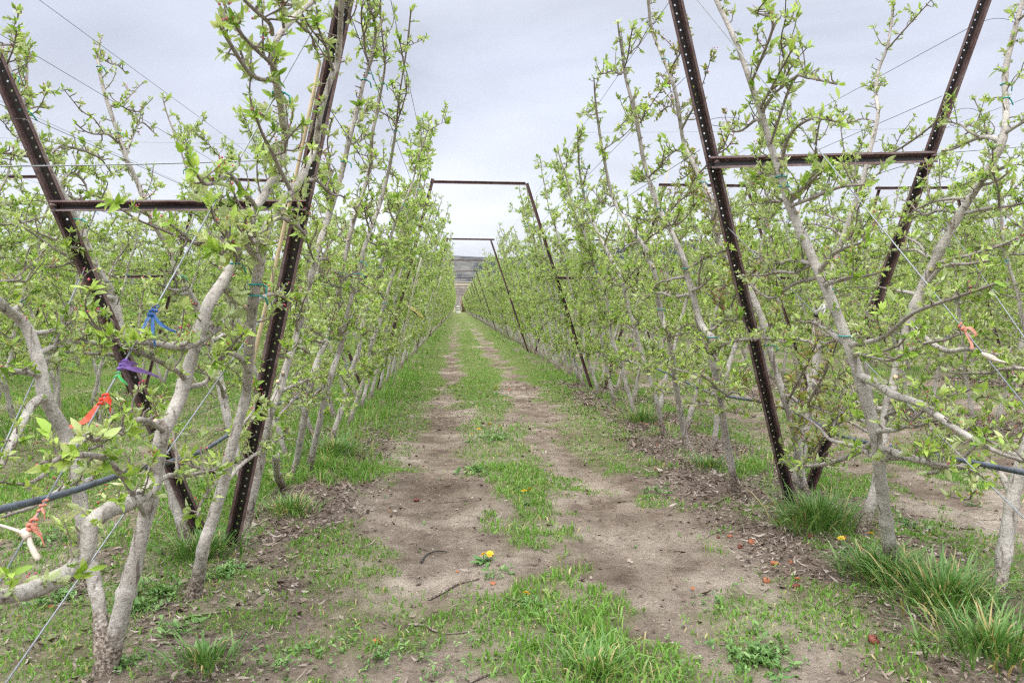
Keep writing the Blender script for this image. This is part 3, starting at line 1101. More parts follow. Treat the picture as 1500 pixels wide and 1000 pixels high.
# the walls that lean away from the alley
hero_tree(121, "LO", [(150, 965, .048), (146, 900, .042), (128, 800, .041), (115, 722, .042), (106, 680, .041), (96, 642, .040), (83, 617, .041), (66, 585, .040), (60, 550, .039), (51, 519, .038), (43, 495, .036), (30, 474, .034),
                      (8, 458, .030), (-30, 420, .026)],
          [[(66, 588, .022), (45, 600, .021), (25, 650, .018), (0, 690, .013)], [(43, 495, .016), (80, 490, .013), (120, 470, .008)]],
          "apple tree at the left edge with a teal band round its bent trunk", 3.3, leaf=0.046, bud=0.14, rscale=1.4, dens=0.75, gap=.045)
hero_tree(122, "LO", [(277, 808, .048), (266, 775, .042), (250, 715, .038), (225, 640, .037), (200, 575, .036), (182, 520, .036), (166, 446, .035), (146, 408, .033), (128, 370, .032), (112, 329, .031), (84, 282, .029), (66, 248, .028),
                      (48, 200, .026), (36, 176, .025), (18, 125, .022), (0, 80, .020)],
          [[(166, 446, .022), (158, 443, .020), (140, 444, .016)], [(84, 282, .013), (92, 265, .012), (112, 262, .011), (126, 278, .008), (128, 292, .005)],
           [(66, 248, .012), (90, 222, .010), (140, 236, .008), (165, 260, .004)], [(36, 176, .010), (42, 110, .008), (32, 60, .005)],
           [(60, 240, .011), (30, 236, .010), (0, 232, .007)]],
          "apple tree trained along the outward leaning left steel post", 3.4, leaf=0.046, bud=0.10, dens=0.8)
hero_tree(123, "LO", [(364, 736, .042), (352, 690, .036), (332, 610, .033), (312, 520, .031), (292, 460, .029), (272, 425, .027), (258, 401, .024), (245, 367, .022), (224, 330, .020), (201, 272, .018), (184, 235, .017), (167, 184, .015),
                      (150, 129, .013), (143, 85, .010), (148, 60, .006)],
          [[(272, 427, .018), (255, 430, .014), (230, 420, .007)], [(184, 235, .010), (205, 185, .009), (225, 200, .004)]],
          "thin apple tree topping out alone against the sky at upper left", None, leaf=0.040, dens=0.95)
hero_tree(124, "RO", [(1262, 792, .048), (1272, 755, .042), (1287, 700, .038), (1297, 620, .036), (1308, 570, .036), (1325, 500, .036), (1345, 440, .035), (1368, 392, .034), (1400, 332, .031), (1438, 272, .029), (1465, 222, .027),
                      (1473, 180, .024), (1473, 110, .022), (1495, 20, .018)],
          [[(1345, 440, .016), (1380, 400, .014), (1420, 395, .010), (1455, 390, .006)], [(1330, 480, .016), (1380, 520, .018), (1420, 520, .015), (1470, 530, .009)],
           [(1465, 222, .012), (1440, 200, .010), (1415, 190, .006)]],
          "stout apple tree leaning right beyond the right steel frame", 3.6, leaf=0.046, bud=0.10, dens=0.85, rscale=1.3)
hero_tree(125, "RO", [(1460, 893, .040), (1466, 850, .036), (1475, 790, .034), (1484, 735, .033), (1498, 680, .031), (1530, 600, .028)],
          [[(1484, 738, .022), (1462, 700, .021), (1432, 687, .020), (1400, 696, .016), (1356, 702, .010)],
           [(1432, 690, .010), (1428, 715, .009), (1416, 740, .007), (1395, 735, .004)], [(1400, 690, .010), (1430, 660, .011), (1440, 640, .010), (1475, 650, .007)]],
          "smooth young apple trunk at the right edge above long grass", 3.2, leaf=0.052, bud=0.3, rscale=1.3, dens=0.9)
hero_tree(126, "RO", [(1157, 735, .040), (1167, 700, .034), (1180, 640, .031), (1190, 560, .029), (1205, 480, .027), (1222, 390, .024), (1238, 343, .022), (1246, 319, .021), (1262, 274, .020), (1272, 233, .018), (1280, 200, .017), (1286, 168, .016), (1283, 138, .014),
                      (1287, 105, .013), (1298, 77, .012), (1305, 43, .010), (1309, 0, .008)],
          [[(1272, 233, .011), (1310, 225, .010), (1360, 190, .009), (1385, 165, .005)], [(1298, 77, .009), (1330, 40, .007), (1365, 0, .004)]],
          "slender apple tree standing against the sky between the right frame's arms", 3.6, leaf=0.042, dens=0.95)

# ------------------------------------------------------------------ the rest of the orchard
def make_proto(seed, H, leaf):
    t = Tree(seed, 0.285, leaf)
    t.trunk = auto_trunk(t.rg, 0.285, H, t.rg.uniform(0.027, 0.034))
    t.build_limbs(0.72, 1.0, 0.034, 1.0)
    root = empty("apple_tree", (0, 0, 0))
    finish(t, root, False, 0.05, nties=2)
    return root


protos = [make_proto(300 + k, h, l) for k, (h, l) in enumerate([(3.75, .058), (3.6, .060), (3.85, .056), (3.5, .060), (3.7, .056), (3.9, .058), (3.65, .058), (3.55, .060), (3.8, .057), (3.45, .058)])]

ORD = ("first second third fourth fifth sixth seventh eighth ninth tenth eleventh twelfth thirteenth fourteenth fifteenth sixteenth seventeenth eighteenth nineteenth twentieth").split()
rr = np.random.default_rng(99)
cands = []
first_y = {("a", 0): 10.05, ("b", -1): 8.1, ("a", -1): 7.2, ("b", 0): 7.5}
for k in range(-9, 13):
    xc = 2.475 + PER * k
    for w in ("a", "b"):
        xb = xc - 0.10 if w == "a" else xc + 0.12
        y, n = first_y.get((w, k), 4.6 + rr.uniform(0, 1)), 0
        while y < 205:
            near = k in (-1, 0)
            u = xb / y
            vis = (-0.70 - 1.3 / y) < u < (0.84 + 1.3 / y)
            if vis:
                rank = {("a", 0): 1.0, ("b", -1): 1.0, ("b", 0): 1.25, ("a", -1): 1.25}.get((w, k), 1.45 + 0.22 * (k if k > 0 else -1 - k))
                cands.append((math.hypot(xb, y) * rank, xb + rr.normal(0, .035), y, w, k, n))
            n += 1
            y += (1.22 if w == "a" else 1.26) * (1 + 0.08 * rr.normal())
cands.sort()
NI = 300 - 16
WN = {("a", 0): "right alley wall", ("b", -1): "left alley wall", ("b", 0): "right row's outer side", ("a", -1): "left row's outer side"}


def row_name(k):
    return "%s row %s of the alley" % (ORD[k] if k > 0 else ORD[-1 - k], "right" if k > 0 else "left")


counts = {}
used = [False] * len(protos)
for idx, (_, x, y, w, k, n) in enumerate(sorted(cands[:NI], key=lambda c: c[2])):
    pi = int(rr.integers(len(protos)))
    src = protos[pi]
    if not used[pi]:
        root, used[pi] = src, True
    else:
        root = src.copy()
        COL.objects.link(root)
        far = y > 16
        for ch in src.children:
            if ch.name.startswith("tie_tape") and far:
                continue
            c = ch.copy()
            c.parent = root
            COL.objects.link(c)
            for g in ch.children:
                if far:
                    continue
                d = g.copy()
                d.parent = c
                COL.objects.link(d)
    rz = (math.pi if w == "a" else 0.0) + rr.normal(0, 0.06)
    root.location = (x, y, hz(x, y) - 0.01)
    root.rotation_euler = (rr.normal(0, .025), rr.normal(0, .02), rz)
    s = rr.uniform(0.90, 1.05)
    root.scale = (s, s, s)
    key = (w, k)
    c = counts[key] = counts.get(key, -1) + 1
    if key in WN:
        base = {("a", 0): 3, ("b", -1): 3, ("b", 0): 2, ("a", -1): 2}[key]
        if c + base < len(ORD) and c < 14:
            lab = "leaning apple tree, %s past the near post in the %s" % (ORD[c + base], WN[key])
        else:
            lab = "slim apple tree deep down the %s" % WN[key]
        grp = "apple trees along the alley" if c < 14 else "far trees of " + WN[key]
    else:
        side = "near" if (w == "a") == (k > 0) else "far"
        if c < 5:
            lab = "apple tree, %s on %s side of %s" % (ORD[c], side, row_name(k))
            grp = "apple trees of the neighbouring rows"
        else:
            lab = "apple tree deep in %s side of %s" % (side, row_name(k))
            grp = "trees deep in %s side of %s" % (side, row_name(k))
    tag(root, lab, "apple tree", grp)

# everything farther off reads as one mass
pts, rots, inds = [], [], []
for _, x, y, w, k, n in cands[NI:]:
    pts.append((x, y, hz(x, y)))
    rots.append((math.pi if w == "a" else 0.0) + rr.normal(0, .06))
    inds.append(int(rr.integers(4)))
me = bpy.data.meshes.new("orchard_rows")
me.from_pydata(pts, [], [])
a1 = me.attributes.new("rz", 'FLOAT', 'POINT')
a1.data.foreach_set("value", np.array(rots, np.float32))
a2 = me.attributes.new("pick", 'INT', 'POINT')
a2.data.foreach_set("value", np.array(inds, np.int32))
mass = bpy.data.objects.new("orchard_rows", me)
COL.objects.link(mass)
tag(mass, "mass of leafing apple rows fading off into the distance", "orchard", None, "stuff")
ng = bpy.data.node_groups.new("orchard_rows", 'GeometryNodeTree')
ng.interface.new_socket("Geometry", in_out='INPUT', socket_type='NodeSocketGeometry')
ng.interface.new_socket("Geometry", in_out='OUTPUT', socket_type='NodeSocketGeometry')
gi, go = ng.nodes.new('NodeGroupInput'), ng.nodes.new('NodeGroupOutput')
m2p = ng.nodes.new('GeometryNodeMeshToPoints')
ng.links.new(gi.outputs[0], m2p.inputs[0])
jn = ng.nodes.new('GeometryNodeJoinGeometry')
for p in reversed(protos[:4]):
    j2 = ng.nodes.new('GeometryNodeJoinGeometry')
    for ch in p.children:
        if ch.name.startswith(("trunk", "crown")):
            oi = ng.nodes.new('GeometryNodeObjectInfo')
            oi.transform_space = 'ORIGINAL'
            oi.inputs["Object"].default_value = ch
            oi.inputs["As Instance"].default_value = True
            ng.links.new(oi.outputs["Geometry"], j2.inputs[0])
    g2 = ng.nodes.new('GeometryNodeGeometryToInstance')
    ng.links.new(j2.outputs[0], g2.inputs[0])
    ng.links.new(g2.outputs[0], jn.inputs[0])
iop = ng.nodes.new('GeometryNodeInstanceOnPoints')
ng.links.new(m2p.outputs[0], iop.inputs["Points"])
ng.links.new(jn.outputs[0], iop.inputs["Instance"])
iop.inputs["Pick Instance"].default_value = True
na = ng.nodes.new('GeometryNodeInputNamedAttribute')
na.data_type = 'INT'
na.inputs["Name"].default_value = "pick"
ng.links.new([s for s in na.outputs if s.enabled][0], iop.inputs["Instance Index"])
nb = ng.nodes.new('GeometryNodeInputNamedAttribute')
nb.data_type = 'FLOAT'
nb.inputs["Name"].default_value = "rz"
cx = ng.nodes.new('ShaderNodeCombineXYZ')
ng.links.new([s for s in nb.outputs if s.enabled][0], cx.inputs["Z"])
ng.links.new(cx.outputs[0], iop.inputs["Rotation"])
ng.links.new(iop.outputs[0], go.inputs[0])
mass.modifiers.new("rows", 'NODES').node_group = ng

# ------------------------------------------------------------------ steel trellis
def channel(mb, p0, p1, face, w=0.046, fl=0.016, dep=0.034, pitch=None, hole=0.0062, th=0.0035):
    """open steel channel from p0 to p1; its open side looks along face"""
    p0, p1 = np.asarray(p0, float), np.asarray(p1, float)
    L = np.linalg.norm(p1 - p0)
    ax = (p1 - p0) / L
    f = np.asarray(face, float)
    f = f - ax * np.dot(f, ax)
    f /= np.linalg.norm(f)
    s = np.cross(ax, f)
    h = w / 2
    # outline: flange, leg, (web), leg, flange
    for sg in (-1, 1):
        sec = [(sg * (h + 0.007 + fl), 0), (sg * (h + 0.007), 0), (sg * h, -dep), (sg * h, -dep - th), (sg * (h + 0.003), -dep - th), (sg * (h + 0.007 + th), -th), (sg * (h + 0.007 + fl), -th)]
        n = len(sec)
        V = [p0 + s * a + f * b for a, b in sec] + [p1 + s * a + f * b for a, b in sec]
        q = [(i, (i + 1) % n, (i + 1) % n + n, i + n) for i in range(n)]
        mb.add(V, q, [(0, 1, 6), (1, 5, 6), (1, 2, 5), (2, 4, 5), (2, 3, 4), (7, 13, 8), (8, 13, 12), (8, 12, 9), (9, 12, 11), (9, 11, 10)], 0, 0)
    hw = h - 0.0004
    if not pitch:
        V = []
        for e_ in (p0, p1):
            V += [e_ + s * a - f * b for a, b in ((-hw, dep), (hw, dep), (hw, dep + th), (-hw, dep + th))]
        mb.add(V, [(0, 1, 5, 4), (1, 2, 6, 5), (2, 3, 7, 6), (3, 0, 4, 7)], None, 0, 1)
        return
    n = int(L / pitch)
    pt = L / n
    ang = np.arange(8) * np.pi / 4
    outer = np.array([(hw, 0), (hw, .5 * pt), (0, .5 * pt), (-hw, .5 * pt), (-hw, 0), (-hw, -.5 * pt), (0, -.5 * pt), (hw, -.5 * pt)])
    inner = np.stack([np.cos(ang), np.sin(ang)], 1) * hole
    for k in range(n):
        c = p0 + ax * (k + .5) * pt
        V = []
        for d in (dep, dep + th):
            V += [c + s * a + ax * b - f * d for a, b in outer] + [c + s * a + ax * b - f * d for a, b in inner]
        q = []
        for i in range(8):
            i2 = (i + 1) % 8
            q += [(i, i2, 8 + i2, 8 + i), (16 + i2, 16 + i, 24 + i, 24 + i2), (8 + i, 8 + i2, 24 + i2, 24 + i)]
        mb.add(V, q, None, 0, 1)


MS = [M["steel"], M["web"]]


def frame(pa, ba, pb, bb, za, label, group, hole=True, yb=None, bar=1.0, level=None):
    kw = {} if hole else dict(w=.026, fl=.009, dep=.030)
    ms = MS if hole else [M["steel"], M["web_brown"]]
    """V frame: left arm base/top, right arm base/top, crossbar height za"""
    o = Vector(((pa[0] + pb[0]) / 2, (pa[1] + pb[1]) / 2, 0))
    root = empty("steel_trellis", o)
    tag(root, label, "trellis frame", group)
    bars = []
    for b_, t_ in ((pa, ba), (pb, bb)):
        mb = MB()
        p0, p1 = np.array(b_) - np.array(o), np.array(t_) - np.array(o)
        channel(mb, p0, p1, (0, -1, 0), pitch=0.05 if hole else None, **kw)
        mb.build("post", ms, root, smooth=False)
        f = ((level if level and bars else za) - p0[2]) / (p1[2] - p0[2])
        bars.append(p0 + (p1 - p0) * f)
    mb = MB()
    d = np.array([0, -0.046, 0])
    b0, b1 = bars[0] + d, bars[1] + d
    channel(mb, b0 - np.array([0.03, 0, 0]), b1 + np.array([0.03, 0, 0]), (0, -1, 0.25), **(kw or dict(w=.046 * bar, fl=.016 * bar, dep=.034)))
    mb.build("crossbar", ms, root, smooth=False)
    for b_ in (b0, b1):
        mb = MB()
        tube(mb, [(b_[0], b_[1] - 0.035, b_[2], .010), (b_[0], b_[1] + 0.03, b_[2], .010)], 6)
        mb.build("bolt", M["steel"], root)
    return root


def along(base, k, m, z):
    return (base[0] + m * z, base[1] - k * z, z)


# the two end frames lean out towards the camera
def post_line(base_px, through_px, ztop, k=0.2):
    b_ = on_ground(*base_px)
    d_ = ray(*through_px)
    t_ = (b_.y - k * CAM.z) / (d_.y + k * d_.z)
    q_ = CAM + d_ * t_
    r_ = (q_ - b_) / q_.z
    return tuple(b_ - r_ * 0.03), tuple(b_ + r_ * ztop)


PLL, PLR = post_line((303, 803), (84, 298), 3.75), post_line((336, 812), (505, 0), 3.75)
PRL, PRR = post_line((1161, 747), (990, 0), 3.95), post_line((1181, 730), (1443, 0), 3.95)


def on_post(P, v):
    a, b = np.array(P[0]), np.array(P[1])
    ts = np.linspace(0, 1, 600)
    return a + (b - a) * ts[int(np.argmin([abs(px(a + (b - a) * t)[1] - v) for t in ts]))]


frame(*PLL, *PLR, on_post(PLR, 302)[2], "left near V-shaped steel trellis frame with holed posts", "steel V frames", bar=.62)
frame(*PRL, *PRR, on_post(PRL, 240)[2], "right near V-shaped steel trellis frame with holed posts", "steel V frames", yb=on_post(PRR, 231)[2] - on_post(PRL, 240)[2], bar=.9, level=on_post(PRR, 231)[2])

BENTS = [13.1, 24.0, 34.9, 45.7, 56.6, 67.4, 78.3, 89.2, 100, 111, 122, 133, 144]
proto_f = None
BN = "second third fourth fifth sixth".split()
for bi, yb in enumerate(BENTS):
    for k in range(-4, 8):
        xc = 2.475 + PER * k
        if k not in (-1, 0) and (bi > 3 or not (-0.75 < xc / yb < 0.9)):
            continue
        if proto_f is None:
            proto_f = frame((-.155, 0, -.03), (-1.355, 0, 3.66), (.045, 0, -.03), (1.11, 0, 3.66), 2.0, "x", "x", False)
            f_ = proto_f
        else:
            f_ = proto_f.copy()
            COL.objects.link(f_)
            for ch in proto_f.children:
                if ch.name.startswith("bolt") and bi > 0:
                    continue
                c = ch.copy()
                c.parent = f_
                COL.objects.link(c)
        f_.location = (xc + rr.normal(0, .03), yb + rr.normal(0, .12), 0)
        f_.rotation_euler = (rr.normal(0, .01), rr.normal(0, .012), 0)
        if k == 0 or k == -1:
            nm = "right-hand" if k == 0 else "left-hand"
            lab = "rusty V-shaped trellis frame, %s from the camera in the %s tree row" % (BN[bi], nm) if bi < 5 else "tiny far V-shaped trellis frame in the %s tree row" % nm
            g_ = "steel V frames" if bi < 5 else "far frames of the %s row" % nm
        else:
            lab = "trellis frame, %s from the camera, in %s" % (ORD[bi], row_name(k))
            g_ = "steel V frames"
        tag(f_, lab, "trellis frame", g_)

proto_b = None
for bi, yb in enumerate(BENTS):
    for k in range(-2, 3):
        if k != 0 and bi > 1:
            continue
        xa = ALLEY + PER * k
        if proto_b is None:
            mb = MB()
            channel(mb, (-0.80, 0, 0), (0.80, 0, 0), (0, -1, 0.2), w=.026, fl=.009, dep=.030)
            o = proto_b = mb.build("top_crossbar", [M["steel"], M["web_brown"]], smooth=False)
        else:
            o = proto_b.copy()
            COL.objects.link(o)
        o.location = (xa - 0.115, yb - 0.05, 3.63)
        o.rotation_euler = (0, rr.normal(0, .014), 0)
        if k == 0:
            lab = "rusty steel bar across the top of the alley, %s one from the camera" % ORD[bi] if bi < 5 else "thin far steel bar across the alley in front of the hills"
            g_ = "steel bars over the alley" if bi < 5 else "far bars over the alley"
        else:
            lab = "steel bar over the %s path to the %s, %s from the camera" % (("next", "next")[0] if abs(k) == 1 else "second", "right" if k > 0 else "left", ORD[bi])
            g_ = "steel bars over the side paths"
        tag(o, lab, "steel bar", g_)

# ------------------------------------------------------------------ wires, cables, hoses
def cable(name, pts, r, mat, label, cat, group=None, n=5):
    mb = MB()
    P = np.array([(*p, r) for p in pts])
    o0 = P[0, :3].copy()
    P[:, :3] -= o0
    tube(mb, P, n)
    o = mb.build(name, mat, loc=o0)
    return tag(o, label, cat, group)


WZ = [0.75, 1.2, 1.65, 2.1, 2.55, 3.0, 3.45]
for key, (x0, m), nm in (("R", (2.38, -.295), "the right wall of the alley"), ("L", (-1.40, .285), "the left wall of the alley"), ("RO", (2.60, .285), "the right row's outward leaning side"),
                        ("LO", (-1.58, -.31), "the left row's outward leaning side")):
    y0 = {"R": 5.5, "L": 4.5, "RO": 5.8, "LO": 4.6}[key]
    for zi, z in enumerate(WZ):
        ys = [y0 - 0.2 * z] + list(np.arange(13.1, 90, 5.45))
        pts = [(x0 + m * z, y, z - 0.015 * ((i % 2) == 0 and i > 0)) for i, y in enumerate(ys)]
        cable("trellis_wire", pts, 0.0022, M["wire_dark"], "thin trellis wire on %s, %s from the ground" % (nm, ORD[zi]), "wire", "trellis wires", 4)
for k, sname in ((1, "right"), (-2, "left")):
    for w, sg in (("a", -1), ("b", 1)):
        for z, zn in ((2.1, "middle"), (3.45, "top")):
            x = 2.475 + PER * k + sg * (0.11 + 0.29 * z)
            side = "near" if (w == "a") == (k > 0) else "far"
            cable("trellis_wire", [(x, 6.0, z), (x, 13.1, z - .02), (x, 24, z), (x, 46, z)], 0.0022, M["wire_dark"], "thin %s trellis wire on the %s side of the first row out to the %s" % (zn, side, sname), "wire", "trellis wires", 4)
# cross wires from post to post at the frames
def seg_at(p0, p1, n, sag):
    return [tuple(np.array(p0) * (1 - t) + np.array(p1) * t - np.array([0, 0, sag * 4 * t * (1 - t)])) for t in np.linspace(0, 1, n)]


cable("cross_wire", seg_at(at_y(-80, 244, 4.25), at_y(432, 233, 4.13), 8, 0.01), .0042, M["wire"], "grey cable strung across the left near frame above its crossbar", "wire", "cross wires")
cable("cross_wire", seg_at(at_y(1062, 246, 5.0), at_y(1600, 206, 5.45), 8, 0.01), .0042, M["wire"], "grey cable strung along the crossbar of the right near frame", "wire", "cross wires")
cable("cross_wire", seg_at(at_y(-60, 200, 8.5), at_y(575, 213, 8.5), 8, 0.02), .0022, M["wire"], "thin wire crossing the sky behind the left near post", "wire", "cross wires")
cable("cross_wire", seg_at(at_y(846, 194, 8.5), at_y(1500, 184, 8.5), 8, 0.02), .0022, M["wire"], "thin wire crossing the sky behind the right near post", "wire", "cross wires")

GUY = {}
def guy(key, p0, p1, label, r=0.0031):
    GUY[key] = (np.array(p0, float), np.array(p1, float))
    cable("guy_cable", [p0, p1], r, M["wire"], label, "cable", "guy cables of the end frames", 6)


def guy_px(key, post, v_post, p1, p2, x_anchor, label):
    """cable seen through the pixels p1 and p2, from the post down to an anchor in the row line"""
    n_ = ray(*p1).cross(ray(*p2))
    y_ = (n_.z * CAM.z - n_.x * x_anchor) / n_.y
    guy(key, on_post(post, v_post), (x_anchor, y_, hz(x_anchor, y_)), label)


guy_px("L1", PLR, -60, (398, 139), (0, 857), -1.5, "long steel guy cable with coloured ribbons running down from the left frame")
guy_px("L2", PLL, 392, (123, 385), (0, 662), -1.55, "guy cable from the outward leaning left post")
guy_px("L3", PLR, 415, (311, 540), (10, 996), -1.5, "short low guy cable to the ground at the lower left")
guy_px("R1", PRL, -55, (1073, 0), (1500, 563), 2.6, "long steel guy cable with pink ribbon crossing the right frame")
guy_px("R2", PRL, 334, (1148, 420), (1500, 766), 2.6, "guy cable with a hank of twine below the right crossbar")
guy_px("R3", PRR, 270, (1455, 533), (1500, 590), 2.65, "guy cable from the outward leaning right post")


def on_guy(key, v):
    a, b = GUY[key]
    ts = np.linspace(0, 1, 400)
    vs = [px(a + (b - a) * t)[1] for t in ts]
    t = ts[int(np.argmin(np.abs(np.array(vs) - v)))]
    return a + (b - a) * t


# irrigation hoses along the rows
hl = [tuple(on_wall(u, v, -1.50, 0)) for u, v in ((-60, 762), (0, 746), (96, 722), (192, 690), (249, 676), (311, 652))] + [(-1.5, 6, .70), (-1.5, 8, .62), (-1.48, 10.5, .72), (-1.5, 13.1, .7), (-1.5, 24, .66)]
hr = [tuple(on_wall(u, v, 2.58, 0)) for u, v in ((1570, 705), (1500, 692), (1420, 676), (1340, 660), (1290, 651), (1232, 638))] + [(2.58, 5.9, .70), (2.56, 7.5, .63), (2.55, 9.5, .70), (2.5, 13.1, .68), (2.5, 24, .66)]
for P, nm in ((hl, "grey irrigation hose hung through the left tree row"), (hr, "dark irrigation hose hung through the right tree row")):
    S = smooth_path([(*p, .0135) for p in P], 0.12)
    cable("irrigation_hose", S[:, :3], .0135, M["hose"], nm, "hose", "irrigation hoses", 10)

# loose wire tails curling off the near posts
def curl(u, v, y, r, turns, label, stretch=0.6, mat="wire_dark"):
    c = np.array(at_y(u, v, y))
    th = np.linspace(0, turns * 2 * np.pi, int(16 * turns) + 4)
    P = [(c[0] + r * math.cos(a) * (1 + .3 * a / 6), c[1] - 0.05 + 0.02 * a, c[2] + r * stretch * math.sin(a), ) for a in th]
    cable("wire_tail", P, .0022, M[mat], label, "wire tail", "loose wire ends", 4)


curl(1412, 172, 5.25, .10, .8, "loose loop of wire sticking out of the right post above the crossbar")
curl(1458, 45, 5.15, .13, .6, "curved loose wire end near the top of the right post")
curl(1060, 178, 4.93, .09, .95, "thin wire loop round the right frame's left post above its crossbar", .25)
curl(30, 185, 4.15, .07, .6, "loose wire hook on the outward leaning left post", .5)

# ------------------------------------------------------------------ ribbons, twine, stakes
def ribbon(mb, pts, w, side, mat=0, twist=0.0):
    P = smooth_path([(*p, 0) for p in pts], 0.008)[:, :3]
    n = len(P)
    s = np.asarray(side, float)
    s /= np.linalg.norm(s)
    T = np.gradient(P, axis=0)
    T /= np.linalg.norm(T, axis=1)[:, None] + 1e-9
    nn = np.cross(T, s)
    nn /= np.linalg.norm(nn, axis=1)[:, None] + 1e-9
    a = twist * np.linspace(0, 1, n)
    S = s * np.cos(a)[:, None] + nn * np.sin(a)[:, None]
    N2 = np.cross(T, S)
    w = np.broadcast_to(np.asarray(w), (n,)) if np.ndim(w) == 0 else np.interp(np.linspace(0, 1, n), np.linspace(0, 1, len(w)), w)
    wob = 0.16 * np.sin(np.linspace(0, 9, n)) + 0.10 * np.sin(np.linspace(1, 31, n)) + rng.normal(0, .05, n)
    A = P - S * (w / 2)[:, None]
    C = P + N2 * (w * wob)[:, None]
    B = P + S * (w / 2)[:, None]
    for off in (0,):
        V = np.stack([A, C, B], 1).reshape(-1, 3)
        V2 = np.stack([A + N2 * .0012, C + N2 * .0012, B + N2 * .0012], 1).reshape(-1, 3)
        q = []
        for i in range(n - 1):
            for c in (0, 1):
                q.append((3 * i + c, 3 * i + c + 1, 3 * i + c + 4, 3 * i + c + 3))
        q = np.array(q)
        mb.add(V, q, None, rng.random(), mat)
        mb.add(V2, q[:, ::-1], None, rng.random(), mat)


def flag(key, v, mat, tails, label, w=0.03, knot=0.012):
    """a ribbon knotted on a guy cable; tails are lists of (du, dv) pixel offsets"""
    c = on_guy(key, v)
    root = empty("ribbon", c)
    tag(root, label, "ribbon", "marker ribbons on the guy cables")
    a, b = GUY[key]
    d = (b - a) / np.linalg.norm(b - a)
    mb = MB()
    P = []
    for th in np.linspace(0, 5 * np.pi, 34):
        u1 = np.cross(d, [0, 1, 0])
        u1 /= np.linalg.norm(u1)
        u2 = np.cross(d, u1)
        P.append((*(d * (th / 19 - .5) * 0.05 + knot * .62 * (u1 * math.cos(th) + u2 * math.sin(th))), knot * .36 * (1 + .35 * math.sin(th * 2.3))))
    tube(mb, P, 6, attr=0.3, lumps=.22)
    mb.build("knot", M[mat], root)
    sc = c[1] / F
    for t in tails:
        mb = MB()
        pts = [np.zeros(3)] + [np.array([du * sc, -0.02 - 0.012 * i, -dv * sc]) for i, (du, dv) in enumerate(t)]
        dirv = pts[-1] - pts[0]
        side = np.cross(dirv, [0, 1, 0]) + np.array([0, .01, 0])
        ribbon(mb, pts, [w * .28, w * .55, w * .75, w * .5, w * .66], side, twist=1.0)
        mb.build("tail", M[mat], root)
    return root


flag("L1", 458, "blue", [[(3, 18), (6, 34), (10, 48)], [(10, 12), (24, 22), (38, 27)], [(-4, 10), (-6, 18), (-9, 26)]], "bright blue ribbon knotted high on the left guy cable", .022, .014)
flag("L1", 536, "purple", [[(15, 2), (35, 6), (58, 14)], [(10, -4), (22, -6), (30, -5)]], "purple ribbon on the left guy cable", .026)
flag("L1", 548, "green", [[(8, 6), (16, 10), (22, 14)]], "small bright green ribbon just under the purple one", .018, .007)
flag("L1", 587, "orange", [[(-8, 14), (-20, 28), (-36, 34)], [(10, -4), (18, 2), (19, 14)]], "orange ribbon tied on the left guy cable", .034)
flag("L1", 742, "peach", [[(-6, 14), (-14, 26), (-20, 34)], [(6, 2), (12, 6), (14, 10)]], "faded salmon ribbon low on the left guy cable", .016, .009)
flag("L1", 772, "peach", [[(12, 2), (22, 10), (30, 22)], [(8, -4), (18, -2), (24, 4)]], "faded pink ribbon beside a knot of cream twine on the guy cable", .026, .014)
flag("R1", 482, "peach", [[(3, 10), (5, 20), (4, 30)], [(4, -2), (8, 2), (10, 10)]], "salmon pink ribbon on the right guy cable", .020, .012)

c = on_guy("L1", 783)
mb = MB()
tube(mb, smooth_path([(-.17, -.03, .065, .0035), (-.09, -.02, .04, .0035), (0, -.01, 0, .006), (.02, -.02, -.03, .008), (.045, -.03, -.07, .009)], .01), 6)
tube(mb, [(-.01, 0, .01, .012), (.008, -.012, -.012, .013)], 7)
tag(mb.build("twine_knot", M["cream"], loc=c), "knot of cream twine with a thick stub on the left guy cable", "twine")
c = on_guy("R1", 520)
mb = MB()
tube(mb, smooth_path([(-.02, -.01, .012, .006), (0, -.012, 0, .011), (.02, -.015, -.012, .008), (.075, -.02, -.025, .003)], .01), 7)
tube(mb, smooth_path([(0, -.012, .005, .007), (.03, -.015, -.005, .005), (.065, -.015, -.035, .002)], .01), 6)
tag(mb.build("twine_knot", M["cream"], loc=c), "frayed white twine knot on the right guy cable under the pink ribbon", "twine")
# hank of twine
c = on_guy("R2", 462)
root = empty("twine_hank", c)
tag(root, "bundle of white twine with a dark band hanging on the right guy cable", "twine bundle")
mb = MB()
for k in range(26):
    a = rng.uniform(0, 2 * np.pi)
    r1, r2 = rng.uniform(.010, .05), rng.uniform(.02, .05)
    P = [(0.012 * math.cos(a), -.02 + 0.012 * math.sin(a), .0, .0028), (r1 * math.cos(a), -.02 + r1 * math.sin(a), -.05, .0028), (r2 * .8 * math.cos(a + .3), -.02 + r2 * math.sin(a + .3), -.10, .0028), (.012 * math.cos(a), -.02, -.115 + rng.normal(0, .012), .0026)]
    tube(mb, smooth_path(P, .012), 5)
mb.build("loops", M["cream"], root)
mb = MB()
for k in range(9):
    a = k * 0.7
    tube(mb, smooth_path([(0.008 * math.cos(a), -.02, 0.0, .007), (.026 * math.cos(a), -.02 + .026 * math.sin(a), .03 + .01 * math.sin(3 * a), .007), (.034 * math.cos(a + 1), -.02 + .03 * math.sin(a + 1), .055 + .02 * math.sin(5 * a), .004)], .012), 5)
mb.build("knotted_top", M["white"], root)
mb = MB()
a = np.linspace(0, 2 * np.pi, 17)
tube(mb, np.stack([.021 * np.cos(a), -.02 + .021 * np.sin(a), 0.002 * np.sin(3 * a), np.full(17, .009)], 1), 7)
mb.build("band", M["black"], root)


